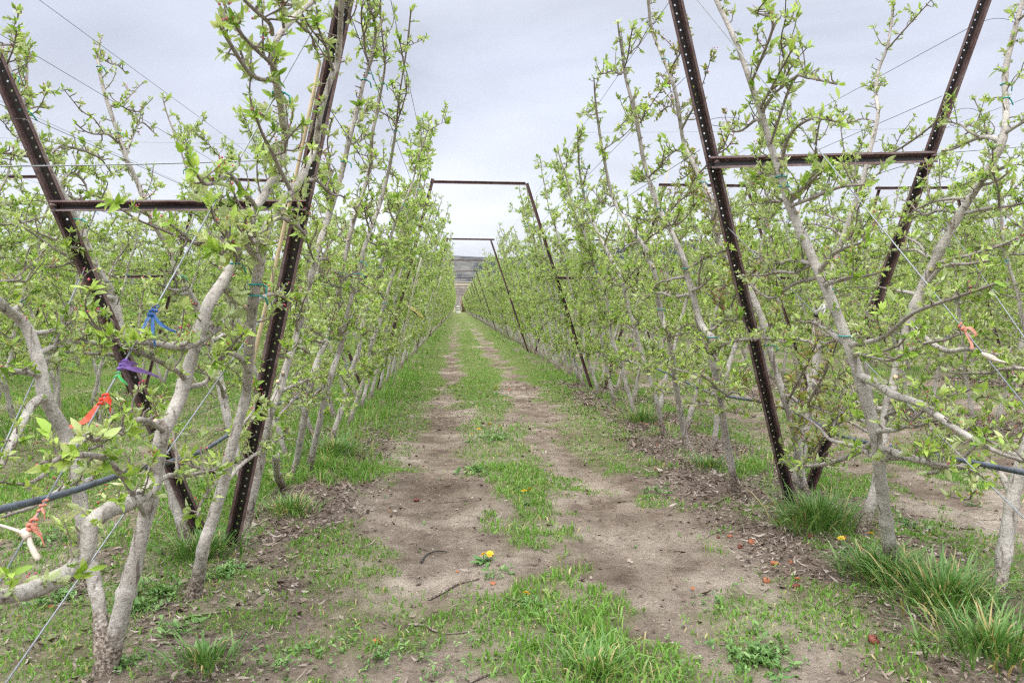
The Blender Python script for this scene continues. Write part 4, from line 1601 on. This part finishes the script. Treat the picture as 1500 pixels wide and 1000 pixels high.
def stake(p0, p1, r, mat, label):
    mb = MB()
    p0, p1 = np.array(p0, float), np.array(p1, float)
    n = 9
    P = [(*((p1 - p0) * t + np.array([.006 * math.sin(5 * t + p0[1]), 0, 0])), r * (1.0 - .25 * t) * (1.18 if i % 2 else 1.0)) for i, t in enumerate(np.linspace(0, 1, n))]
    tube(mb, P, 7)
    return tag(mb.build("wooden_stake", M[mat], loc=p0), label, "stake", "stakes among the trees")


g = on_wall(346, 640, -1.42, .28)
stake(on_wall(342, 665, -1.42, .28), on_wall(468, 92, -1.42, .28), .011, "bamboo", "long tan bamboo stake behind the smooth grey tree on the left")
b0 = on_ground(574, 568)
stake(b0, on_wall(617, 378, b0.x, .28), .016, "pale_stake", "pale stake with yellow ribbon standing at the left edge of the alley")
b0 = on_ground(618, 520)
stake(b0, on_wall(646, 405, b0.x, .28), .018, "pale_stake", "pale stake farther along the left edge of the alley")
b0 = on_ground(637, 494)
stake(b0, on_wall(652, 420, b0.x, .28), .02, "pale_stake", "third and most distant pale stake on the left edge of the alley")
b0 = on_ground(906, 573)
stake(b0, on_wall(983, 232, b0.x, .29), .012, "bamboo", "tan bamboo stake leaning outwards in the right row")
b0 = on_wall(601, 452, on_ground(574, 568).x, .28)
root = empty("ribbon", b0)
tag(root, "yellow and dark striped ribbon hanging from the pale stake on the left", "ribbon")
mb = MB()
ribbon(mb, [(-.04, -.05, .05), (0, -.06, .02), (.09, -.07, -.03), (.18, -.07, -.12), (.23, -.07, -.16)], [.03, .06, .05, .06, .04], (0.5, .3, .8), twist=.8)
mb.build("tail", M["yellow"], root)
mb = MB()
ribbon(mb, [(-.04, -.02, .03), (0.03, -.04, .0), (.13, -.05, -.08), (.20, -.05, -.15)], [.04, .07, .07, .05], (0.5, .3, .8), twist=.9)
mb.build("stripe", M["black"], root)

# ------------------------------------------------------------------ grass, weeds, litter
def blades(mb, x, y, hgt, wid, rg, lean=0.45, tone=None):
    n = len(x)
    z = height(x, y)
    az = rg.uniform(0, 2 * np.pi, n)
    ln = np.abs(rg.normal(0, lean, n)) + 0.08
    d = np.stack([np.cos(az), np.sin(az), np.zeros(n)], 1)
    fa = rg.uniform(0, 2 * np.pi, n)
    s = np.stack([np.cos(fa), np.sin(fa), np.zeros(n)], 1)
    p = np.stack([x, y, z - 0.004], 1)
    up = np.array([0, 0, 1.0])
    m = p + up * (hgt * .55)[:, None] + d * (hgt * ln * .30)[:, None]
    t = p + up * (hgt * (1 - .45 * np.minimum(ln, 1.4) ** 1.5))[:, None] + d * (hgt * ln)[:, None]
    w = wid[:, None] * .5
    V = np.stack([p - s * w * .8, p + s * w * .8, m - s * w, m + s * w, t], 1).reshape(-1, 3)
    b = (np.arange(n) * 5)[:, None]
    if tone is None:
        tone = np.clip(rg.beta(2.2, 2.2, n) * .85 + (rg.random(n) < .05) * .5, 0, 1)
    mb.add(V, b + [0, 1, 3, 2], b + [2, 3, 4], np.repeat(tone, 5))


def frustum_pts(n, y0, y1, rg, pad=0.5):
    y = np.sqrt(rg.uniform(y0 ** 2, y1 ** 2, n))
    x = y * rg.uniform(-0.66, 0.80, n) + rg.uniform(-pad, pad, n)
    return x, y


rg = np.random.default_rng(5)
gm = MB()
for n, y0, y1, hs, wd in ((170000, 1.9, 7.0, 1.05, .0062), (210000, 6.8, 17, 1.0, .0075), (150000, 16.5, 45, 1.15, .017), (50000, 44, 110, 1.2, .045)):
    x, y = frustum_pts(n, y0, y1, rg)
    g_ = grass(x, y)
    hf = sstep(.40, .66, .5 * vnoise(x * 11, y * 11, 81) + .5 * vnoise(x * 23, y * 23, 83))
    keep = rg.random(n) < g_ * (.10 + .90 * np.maximum(hf, sstep(.8, 1, g_) * .5))
    x, y = x[keep], y[keep]
    s = sdist(x)
    a = np.abs(s)
    tall = sstep(1.0, 1.6, a) * np.where((s < 0) | (x < -1.4), 1.0, .45) * sstep(4.5, 7, y)
    clump = np.exp(-(((x - .62) / .3) ** 2 + ((y - 2.9) / .5) ** 2))
    cen = 1 - sstep(.2, .5, a)
    base = .026 + .018 * cen + .075 * tall + .03 * clump
    h = base * rg.uniform(.35, 1.75, len(x)) * hs
    tn = np.clip(rg.beta(2.2, 2.2, len(x)) * .62 + .32 * fbm(x * 1.1, y * 1.1, 71, 2) - .05 + (rg.random(len(x)) < .09) * .6, 0, 1)
    blades(gm, x, y, h, wd * rg.uniform(.5, 1.7, len(x)), rg, .75, tone=tn)
tag(gm.build("grass", M["grass"]), "short spring grass scattered along the alley floor", "grass", None, "stuff")

# tall tufts at the feet of posts and trunks
TUFTS = [((1195, 778), 900, .26, .21, "big grass tuft spilling around the foot of the right near frame"),
         ((1290, 852), 700, .20, .15, "grass tuft round the foot of the big grey tree on the right"),
         ((1385, 890), 1000, .22, .25, "largest long grass tuft, left of the smooth trunk at the right edge"),
         ((1455, 965), 600, .20, .22, "long grass tuft in the lower right corner"),
         ((300, 822), 500, .17, .17, "grass tuft behind the smooth grey tree by the left frame"),
         ((425, 752), 420, .13, .17, "yellow green grass tuft right of the left near post"),
         ((940, 620), 520, .22, .24, "grass tuft at the foot of the third tree behind the right post"),
         ((490, 672), 700, .24, .26, "tall grass tuft beside the left trees half way to the second frame"),
         ((1040, 690), 320, .13, .17, "thin grass tuft between two trunks behind the right post"),
         ((870, 990), 330, .12, .15, "yellow streaked grass tuft at the bottom edge in mid path"),
         ((300, 985), 260, .13, .10, "small grass tuft at the bottom edge beside the thick left trunk")]
for (u, v), n, hh, rad, lab in TUFTS:
    c = on_ground(u, v)
    rt = np.random.default_rng(int(u * 7 + v))
    n = int(n * .8)
    a, r = rt.uniform(0, 2 * np.pi, n), np.minimum(np.abs(rt.normal(0, .75, n)), 1.35) * rad
    x, y = c.x + r * np.cos(a), c.y + r * np.sin(a)
    mb = MB()
    z = height(x, y)
    # arching blades in four joints
    az = a + rt.normal(0, .7, n)
    h = hh * rt.uniform(.5, 1.15, n)
    out = h * (rt.uniform(.12, .55, n) + .5 * r / rad)
    d = np.stack([np.cos(az), np.sin(az), np.zeros(n)], 1)
    s = np.stack([-np.sin(az), np.cos(az), np.zeros(n)], 1) * np.cos(rt.normal(0, .6, n))[:, None]
    w = rt.uniform(.005, .0125, n)
    rows = []
    droop = rt.uniform(.0, .55, n)
    for f, ww in ((0, .7), (.35, 1), (.7, .8), (1.0, .08)):
        cc = np.stack([x, y, z - .005], 1) + d * (out * f ** 1.6)[:, None] + np.array([0, 0, 1.0]) * (h * (f - droop * f ** 3))[:, None]
        rows += [cc - s * (w * ww / 2)[:, None], cc + s * (w * ww / 2)[:, None]]
    V = np.stack(rows, 1)
    V[:, :, 0] -= c.x
    V[:, :, 1] -= c.y
    b = (np.arange(n) * 8)[:, None]
    tn = np.clip(rt.beta(2, 2.2, n) + (rt.random(n) < .13) * .6, 0, 1)
    if "yellow" in lab:
        tn = np.clip(tn + (rt.random(n) < .18) * .6, 0, 1)
    mb.add(V.reshape(-1, 3), np.concatenate([b + [0, 1, 3, 2], b + [2, 3, 5, 4], b + [4, 5, 7, 6]]), None, np.repeat(tn, 8))
    tag(mb.build("grass_tuft", M["tuft"], loc=(c.x, c.y, 0)), lab, "grass tuft", "long grass tufts at the tree feet")

# low broad-leaved weeds
wm = MB()
rg = np.random.default_rng(15)
C, A, S = [], [], []


def weed_patch(x0, y0, rad, n, size):
    for _ in range(n):
        a, r = rg.uniform(0, 6.28), abs(rg.normal(0, .6)) * rad
        x, y = x0 + r * math.cos(a), y0 + r * math.sin(a)
        C.append((x, y, hz(x, y) + rg.uniform(.006, .03)))
        A.append((rg.normal(0, .3), rg.normal(0, .3), 1))
        S.append(size * rg.uniform(.6, 1.3))


for (u, v), rad, n, sz in (((335, 850), .16, 90, .030), ((240, 880), .18, 70, .030), ((200, 905), .15, 50, .028), ((90, 880), .25, 90, .03), ((180, 985), .15, 40, .03), ((260, 935), .10, 16, .045),
                          ((1110, 960), .22, 130, .034), ((1050, 880), .15, 40, .02), ((860, 950), .22, 80, .028), ((770, 890), .10, 26, .035), ((560, 960), .35, 60, .022), ((420, 970), .35, 70, .022),
                          ((640, 985), .25, 50, .022), ((1000, 985), .25, 40, .02), ((730, 645), .2, 40, .04), ((720, 840), .1, 16, .03), ((700, 690), .3, 50, .04), ((1330, 770), .2, 40, .03), ((960, 720), .2, 40, .03),
                          ((60, 790), .3, 80, .032)):
    c = on_ground(u, v)
    weed_patch(c.x, c.y, rad, n, sz)
for _ in range(900):
    y = math.sqrt(rg.uniform(4, 90))
    x = y * rg.uniform(-.62, .78)
    if rg.random() < .25 + .5 * float(grass(np.array([x]), np.array([y]))[0]):
        C.append((x, y, hz(x, y) + .006))
        A.append((rg.normal(0, .3), rg.normal(0, .3), 1))
        S.append(rg.uniform(.012, .032))
leaves(wm, np.array(C), np.array(A), np.array(S), rg, (4, 8), .3, None, (.7, 1.45))
tag(wm.build("weeds", M["weed"]), "low broad leaved weeds scattered over the bare soil", "weeds", None, "stuff")

# dry leaves and wood chips
lm = MB()
rg = np.random.default_rng(25)
n = 190000
y = np.sqrt(rg.uniform(1.9 ** 2, 15 ** 2, n))
x = y * rg.uniform(-.64, .80, n)
keep = rg.random(n) < np.clip(litter(x, y) * .95 + .07, 0, 1)
x, y = x[keep], y[keep]
n = len(x)
az = rg.uniform(0, 6.28, n)
chip = rg.random(n) < .6
ln = np.where(chip, rg.uniform(.008, .045, n), rg.uniform(.014, .035, n)) * (1 + .06 * y)
ln = np.where(chip & (rg.random(n) < .25), ln * 1.9, ln)
wd = np.where(chip, ln * rg.uniform(.06, .24, n), ln * rg.uniform(.4, .7, n))
d = np.stack([np.cos(az), np.sin(az), rg.normal(0, .22, n)], 1)
s = np.stack([-np.sin(az), np.cos(az), rg.normal(0, .6, n)], 1)
p = np.stack([x, y, height(x, y) + rg.uniform(.001, .012, n)], 1)
cu = rg.uniform(-.1, .3, n) * ln
up = np.array([0, 0, 1.0])
V = np.stack([p - d * (ln / 2)[:, None] + up * cu[:, None], p - s * (wd / 2)[:, None] + up * (cu * .3)[:, None], p + s * (wd / 2)[:, None], p + d * (ln / 2)[:, None] + up * cu[:, None]], 1)
b = (np.arange(n) * 4)[:, None]
tn = np.clip(np.where(chip, rg.beta(2.6, 1.9, n), rg.beta(1.6, 2.4, n)) * .95 + (rg.random(n) < .006), 0, 1)
lm.add(V.reshape(-1, 3), None, np.concatenate([b + [0, 1, 2], b + [1, 3, 2]]), np.repeat(tn, 4))
tag(lm.build("leaf_litter", M["litter"]), "brown leaf litter and wood chips under the tree rows", "litter", None, "stuff")
# clods and small stones
cm = MB()
O = np.array([(1, 0, 0), (-1, 0, 0), (0, 1, 0), (0, -1, 0), (0, 0, .8), (0, 0, -.8)], float)
T = np.array([(0, 2, 4), (2, 1, 4), (1, 3, 4), (3, 0, 4), (2, 0, 5), (1, 2, 5), (3, 1, 5), (0, 3, 5)])
n = 42000
y = np.sqrt(rg.uniform(1.9 ** 2, 11 ** 2, n))
x = y * rg.uniform(-.64, .80, n)
keep = rg.random(n) < .15 + .85 * sstep(.45, .7, fbm(x * 2.5, y * 2.5, 91, 3))
x, y = x[keep], y[keep]
n = len(x)
r = np.clip(rg.lognormal(-5.6, .55, n), .0015, .017)
V = O[None] * r[:, None, None] * rg.uniform(.55, 1.35, (n, 6, 1)) + rg.normal(0, .15, (n, 6, 3)) * r[:, None, None] + np.stack([x, y, height(x, y) + r * .2], 1)[:, None]
cm.add(V.reshape(-1, 3), None, (np.arange(n) * 6)[:, None, None] + T[None], np.repeat(rg.random(n), 6))
tag(cm.build("soil_crumbs", M["clod"]), "crumbs and clods of dry soil on the tracks", "soil crumbs", None, "stuff")
# prunings: thin dead twigs lying about
tm = MB()
for _ in range(420):
    y = math.sqrt(rg.uniform(4, 120))
    x = y * rg.uniform(-.62, .78)
    if rg.random() > .12 + 1.1 * float(litter(np.array([x]), np.array([y]))[0]):
        continue
    L = rg.uniform(.06, .3)
    a = rg.uniform(0, 6.28)
    P = []
    for t in np.linspace(0, 1, 5):
        qx, qy = x + L * t * math.cos(a) + rg.normal(0, .006), y + L * t * math.sin(a) + rg.normal(0, .006)
        P.append((qx, qy, hz(qx, qy) + .006, rg.uniform(.0018, .0035)))
    tube(tm, P, 4, attr=rg.uniform(.006, .02))
tag(tm.build("prunings", M["bark"]), "thin dead prunings lying on the litter", "prunings", None, "stuff")


def ground_line(pts, r, mat, name, label, cat, group=None, lift=.008, n=6, flat=1.0):
    P = []
    for u, v in pts:
        g = on_ground(u, v)
        P.append((g.x, g.y, hz(g.x, g.y) + lift, r))
    S = smooth_path(P, .03)
    S[:, 3] *= np.linspace(1, .6, len(S))
    o0 = S[0, :3].copy()
    S[:, :3] -= o0
    mb = MB()
    tube(mb, S, n, lumps=.06, attr=0.012)
    return tag(mb.build(name, mat, loc=o0), label, cat, group)


for pts, r, lab in (([(628, 872), (650, 862), (672, 852), (702, 845)], .009, "grey fallen stick in mid path below the yellow flowers"),
                    ([(598, 903), (622, 904), (632, 912), (641, 916)], .007, "bent pale stick lying left of the path centre"),
                    ([(688, 1000), (705, 993), (724, 984)], .008, "purplish stick at the bottom edge of the path"),
                    ([(232, 955), (262, 955), (290, 962), (318, 957)], .007, "brown stick lying right of the thick left trunk"),
                    ([(262, 916), (300, 908), (338, 904)], .006, "dark red twig below the smooth grey tree on the left"),
                    ([(1040, 742), (1075, 728), (1110, 722)], .007, "long dark twig under the right row"),
                    ([(1160, 790), (1185, 780), (1210, 788)], .010, "pale dead branch beside the right frame's grass"),
                    ([(1390, 772), (1410, 774), (1428, 776)], .010, "white stick lying in the path beyond the right row"),
                    ([(1220, 890), (1250, 882), (1285, 884)], .006, "thin grey twig below the big right tree")):
    ground_line(pts, r, M["bark"], "fallen_stick", lab, "stick", "sticks on the ground")
ground_line([(617, 818), (626, 805), (642, 801), (655, 803)], .006, M["black"], "rubber_strip", "curved black rubber strip lying on the left wheel track", "rubber strip", None, .012)

# rotten apples
for i, (u, v, r, mt, lab) in enumerate([(1280, 944, .034, "apple", "dark red rotten apple alone on bare soil at lower right"), (1101, 796, .027, "apple_hot", "orange withered apple, largest of the scatter in the litter on the right"),
                                        (1084, 802, .022, "apple", "brown withered apple left of the largest orange one"), (1135, 826, .030, "apple_hot", "orange withered apple nearest the bare soil on the right"),
                                        (1158, 824, .018, "apple_hot", "small orange withered apple in the right litter"), (1123, 852, .024, "apple_hot", "orange withered apple lowest but one in the right litter"),
                                        (1168, 852, .020, "apple_hot", "bright orange small apple by the grass edge"), (1166, 862, .026, "apple", "dark brown apple touching the bright small one"),
                                        (1186, 792, .028, "apple", "brown apple half hidden in the grass by the right frame"), (1069, 786, .022, "apple_hot", "withered apple farthest left of the right scatter"),
                                        (1052, 787, .016, "apple", "small dark apple beside the left end of the scatter"), (552, 934, .026, "apple_hot", "single orange apple scrap on the left of the path"),
                                        (963, 656, .030, "apple", "red rotten apple at the foot of the slender right tree"), (962, 690, .028, "apple", "red brown apple in the litter behind the right post"),
                                        (1135, 742, .030, "apple_hot", "withered apple by the foot of the right near post"), (610, 728, .026, "apple", "brown apple on the left wheel track")]):
    g = on_ground(u, v)
    r *= .82
    root = empty("rotten_apple", (g.x, g.y, hz(g.x, g.y) + r * .40))
    root.rotation_euler = (rng.normal(0, .5), rng.normal(0, .5), rng.uniform(0, 6))
    tag(root, lab, "apple", "rotten apples on the ground")
    mb = MB()
    nu, nv = 14, 9
    V = []
    for a in range(nv + 1):
        th = math.pi * a / nv
        for b in range(nu):
            ph = 2 * math.pi * b / nu
            rad = r * (1 - .38 * math.exp(-(th / .45) ** 2) - .2 * math.exp(-((math.pi - th) / .4) ** 2)) * (1 + .07 * math.sin(5 * ph + i) + rng.normal(0, .025))
            V.append((rad * math.sin(th) * math.cos(ph), rad * math.sin(th) * math.sin(ph), rad * .72 * math.cos(th)))
    q = [(a * nu + b, a * nu + (b + 1) % nu, (a + 1) * nu + (b + 1) % nu, (a + 1) * nu + b) for a in range(nv) for b in range(nu)]
    mb.add(V, q)
    mb.build("skin", M[mt], root)
    mb = MB()
    tube(mb, [(0, 0, r * .35, .0018), (.003, 0, r * .75, .0015), (.008, .002, r * 1.0, .0018)], 5)
    mb.build("stalk", M["web"], root)

# dandelions
DND = [(772, 898, "single dandelion at the near edge of the big grass clump"), (707, 821, "left one of a pair of dandelions on the bare track"), (717, 819, "right one of a pair of dandelions on the bare track"),
       (769, 737, "left dandelion of the pair half way up the grass strip"), (777, 735, "right dandelion of the pair half way up the grass strip"), (692, 645, "leftmost dandelion of the far row in the grass strip"),
       (701, 639, "second dandelion of the far row in the grass strip"), (718, 632, "third dandelion of the far row in the grass strip"), (733, 636, "rightmost dandelion of the far row in the grass strip"),
       (727, 574, "most distant dandelion in the grass strip"), (1233, 814, "dandelion left of the big grey tree on the right"), (1276, 809, "dandelion close against the big grey tree on the right"),
       (1424, 735, "dandelion in the path beyond the right row"), (270, 686, "dandelion between the left trunks behind the hose"), (1372, 566, "dandelion in the neighbouring path to the right, left one"),
       (1390, 562, "dandelion in the neighbouring path to the right, right one"), (1368, 548, "farthest dandelion in the neighbouring path to the right"), (860, 552, "dandelion under the right row near the second frame")]
pet = MB()
for k in range(34):
    a = k * 2.399963
    r = .020 * math.sqrt((k + 3) / 37)
    z = .012 - .45 * r
    c_, s_ = math.cos(a), math.sin(a)
    w = .0042
    pet.add([(0, 0, .004), (r * .6 * c_ - w * s_, r * .6 * s_ + w * c_, z), (r * c_ * 1.05, r * s_ * 1.05, z - .001), (r * .6 * c_ + w * s_, r * .6 * s_ - w * c_, z)], [(0, 1, 2, 3)])
pm = pet.mesh("flower_head", [M["petal"]])
dand = None
for i, (u, v, lab) in enumerate(DND):
    g = on_ground(u, v + 3)
    big = 1.0 + max(0, (g.y - 4)) * .055
    rd = np.random.default_rng(700 + i)
    z0 = hz(g.x, g.y)
    root = empty("dandelion", (g.x, g.y, z0), rd.uniform(0, 6))
    tag(root, lab, "dandelion", "yellow dandelions in the grass")
    h = rd.uniform(.045, .06) if "bare track" in lab else rd.uniform(.085, .12)
    mb = MB()
    tube(mb, [(0, 0, -.01, .0025), (.004, 0, h * .5, .0022), (.006, .003, h, .002)], 5, attr=.3)
    mb.build("stem", M["weed"], root)
    o = bpy.data.objects.new("flower_head", pm)
    COL.objects.link(o)
    o.parent = root
    o.location = (.006, .003, h)
    o.rotation_euler = (rd.normal(0, .3), rd.normal(0, .3), 0)
    o.scale = (big * 1.25, big * 1.25, big * 1.25)
    mb = MB()
    leaves(mb, np.array([(0, 0, .006), (0, 0, .01)]), np.array([(0, 0, 1.0), (0.1, 0, 1)]), np.array([.075, .06]), rd, (6, 8), .5, np.array([.2, .4]), (1.15, 1.5))
    mb.build("leaf_rosette", M["weed"], root)

# ------------------------------------------------------------------ distance
def bare_tree(mb, x, y, z, H, rg, wide=.18, n=26, r0=.09):
    tube(mb, [(x, y, z - .2, r0), (x + rg.normal(0, .1), y, z + H * .5, r0 * .6), (x + rg.normal(0, .2), y, z + H, r0 * .15)], 5, attr=.05)
    for _ in range(n):
        t = rg.uniform(.12, .95)
        a = rg.uniform(0, 6.28)
        L = H * wide * rg.uniform(.5, 1.3) * (1.1 - t * .7)
        b = np.array([x, y, z + H * t])
        e_ = b + np.array([L * .55 * math.cos(a), L * .55 * math.sin(a), L * 1.0])
        tube(mb, [(*b, r0 * .35), (*((b + e_) / 2 + rg.normal(0, .05, 3)), r0 * .25), (*e_, r0 * .12)], 3, attr=.05, cap=False)


rg = np.random.default_rng(45)
for i, (u, yy, H) in enumerate([(1395, 66, 9), (1412, 64, 10), (1432, 66, 9.5), (1447, 63, 10.5), (1462, 65, 9.8), (1478, 62, 11), (1493, 64, 10.4), (1510, 62, 10.6), (1376, 68, 7.4), (1358, 70, 6.5)]):
    p = at_y(u, 449, yy)
    root = empty("bare_tree", (p.x, p.y, 0))
    tag(root, "leafless grey tree, %s of the line at the far right from the left" % ORD[{9: 0, 8: 1}.get(i, i + 2)], "bare tree", "leafless trees at the far right")
    mb = MB()
    tube(mb, [(0, 0, -.2, .10), (rg.normal(0, .1), 0, H * .4, .07), (rg.normal(0, .2), 0, H * .72, .03)], 6, attr=.05)
    mb.build("trunk", M["bark_far"], root)
    mb = MB()
    bare_tree(mb, 0, 0, 0, H, rg, .24, 46, .055)
    mb.build("crown", M["bark_far"], root)
# leafless orchard blocks on the rising ground beyond the end of the rows
fm_ = MB()
for yy in np.arange(225, 640, 13.0):
    for xx in np.arange(-.22 * yy - 30, .34 * yy + 60, 2.6 + yy * .004):
        z = hz(xx, yy)
        H = rg.uniform(3.0, 4.4)
        x1 = xx + rg.normal(0, .3)
        w = .09 + yy * .00012
        for dx, dz in ((0, 1), (-.45, .85), (.5, .8), (-.9, .6), (.95, .62)):
            tube(fm_, [(x1, yy, z, w), (x1 + dx * .6, yy, z + H * .5, w * .8), (x1 + dx, yy + rg.normal(0, .3), z + H * dz, w * .4)], 3, attr=.05, cap=False)
tag(fm_.build("bare_orchard", M["bark_far"]), "leafless orchard blocks at the foot of the hills", "orchard", None, "stuff")
# brown shrub and the white boxes where the alley ends
p = at_y(680, 449, 208)
root = empty("bare_shrub", (p.x, p.y, 0))
tag(root, "brown leafless shrub at the end of the alley", "shrub")
mb = MB()
for _ in range(90):
    a, L = rg.uniform(0, 6.28), rg.uniform(1.6, 4.4)
    sp = rg.uniform(.05, .5)
    tube(mb, [(rg.normal(0, .4), rg.normal(0, .4), -.1, .06), (L * sp * .5 * math.cos(a), L * sp * .5 * math.sin(a), L * .55, .05), (L * sp * math.cos(a), L * sp * math.sin(a), L, .02)], 3, attr=.001)
mb.build("stems", plain("brown_stems", (0.21, 0.15, 0.09), .9, 0, .3, 2), root)
p = at_y(671, 449, 168)
root = empty("box_stack", (p.x, p.y, 0), .2)
tag(root, "small stack of white boxes with dark bands at the alley's far end", "box stack")
for nm, z, s, mt in (("bottom_box", .32, (1.05, 1.0, .62), "white"), ("lower_band", .72, (.62, .6, .17), "black"), ("middle_box", .98, (.68, .66, .34), "white"), ("upper_band", 1.25, (.62, .6, .19), "black"), ("lid", 1.50, (.6, .6, .3), "white")):
    mb = MB()
    box(mb, (0, 0, z), s)
    o = mb.build(nm, M[mt], root, smooth=False)
    bv = o.modifiers.new("edge", 'BEVEL')
    bv.width = .02

scene.render.film_transparent = False

# ------------------------------------------------------------------ air
mb = MB()
box(mb, (60, 1080, 96), (5400, 2640, 204))
hz_o = mb.build("haze", new_mat("haze_air")[0], smooth=False)
nt = hz_o.data.materials[0].node_tree
nt.nodes.remove(nt.nodes["Principled BSDF"])
pv = nt.nodes.new("ShaderNodeVolumePrincipled")
pv.inputs["Color"].default_value = (0.86, 0.89, 0.97, 1)
pv.inputs["Density"].default_value = 0.00004
nt.links.new(pv.outputs[0], nt.nodes["Material Output"].inputs["Volume"])
tag(hz_o, kind="stuff")
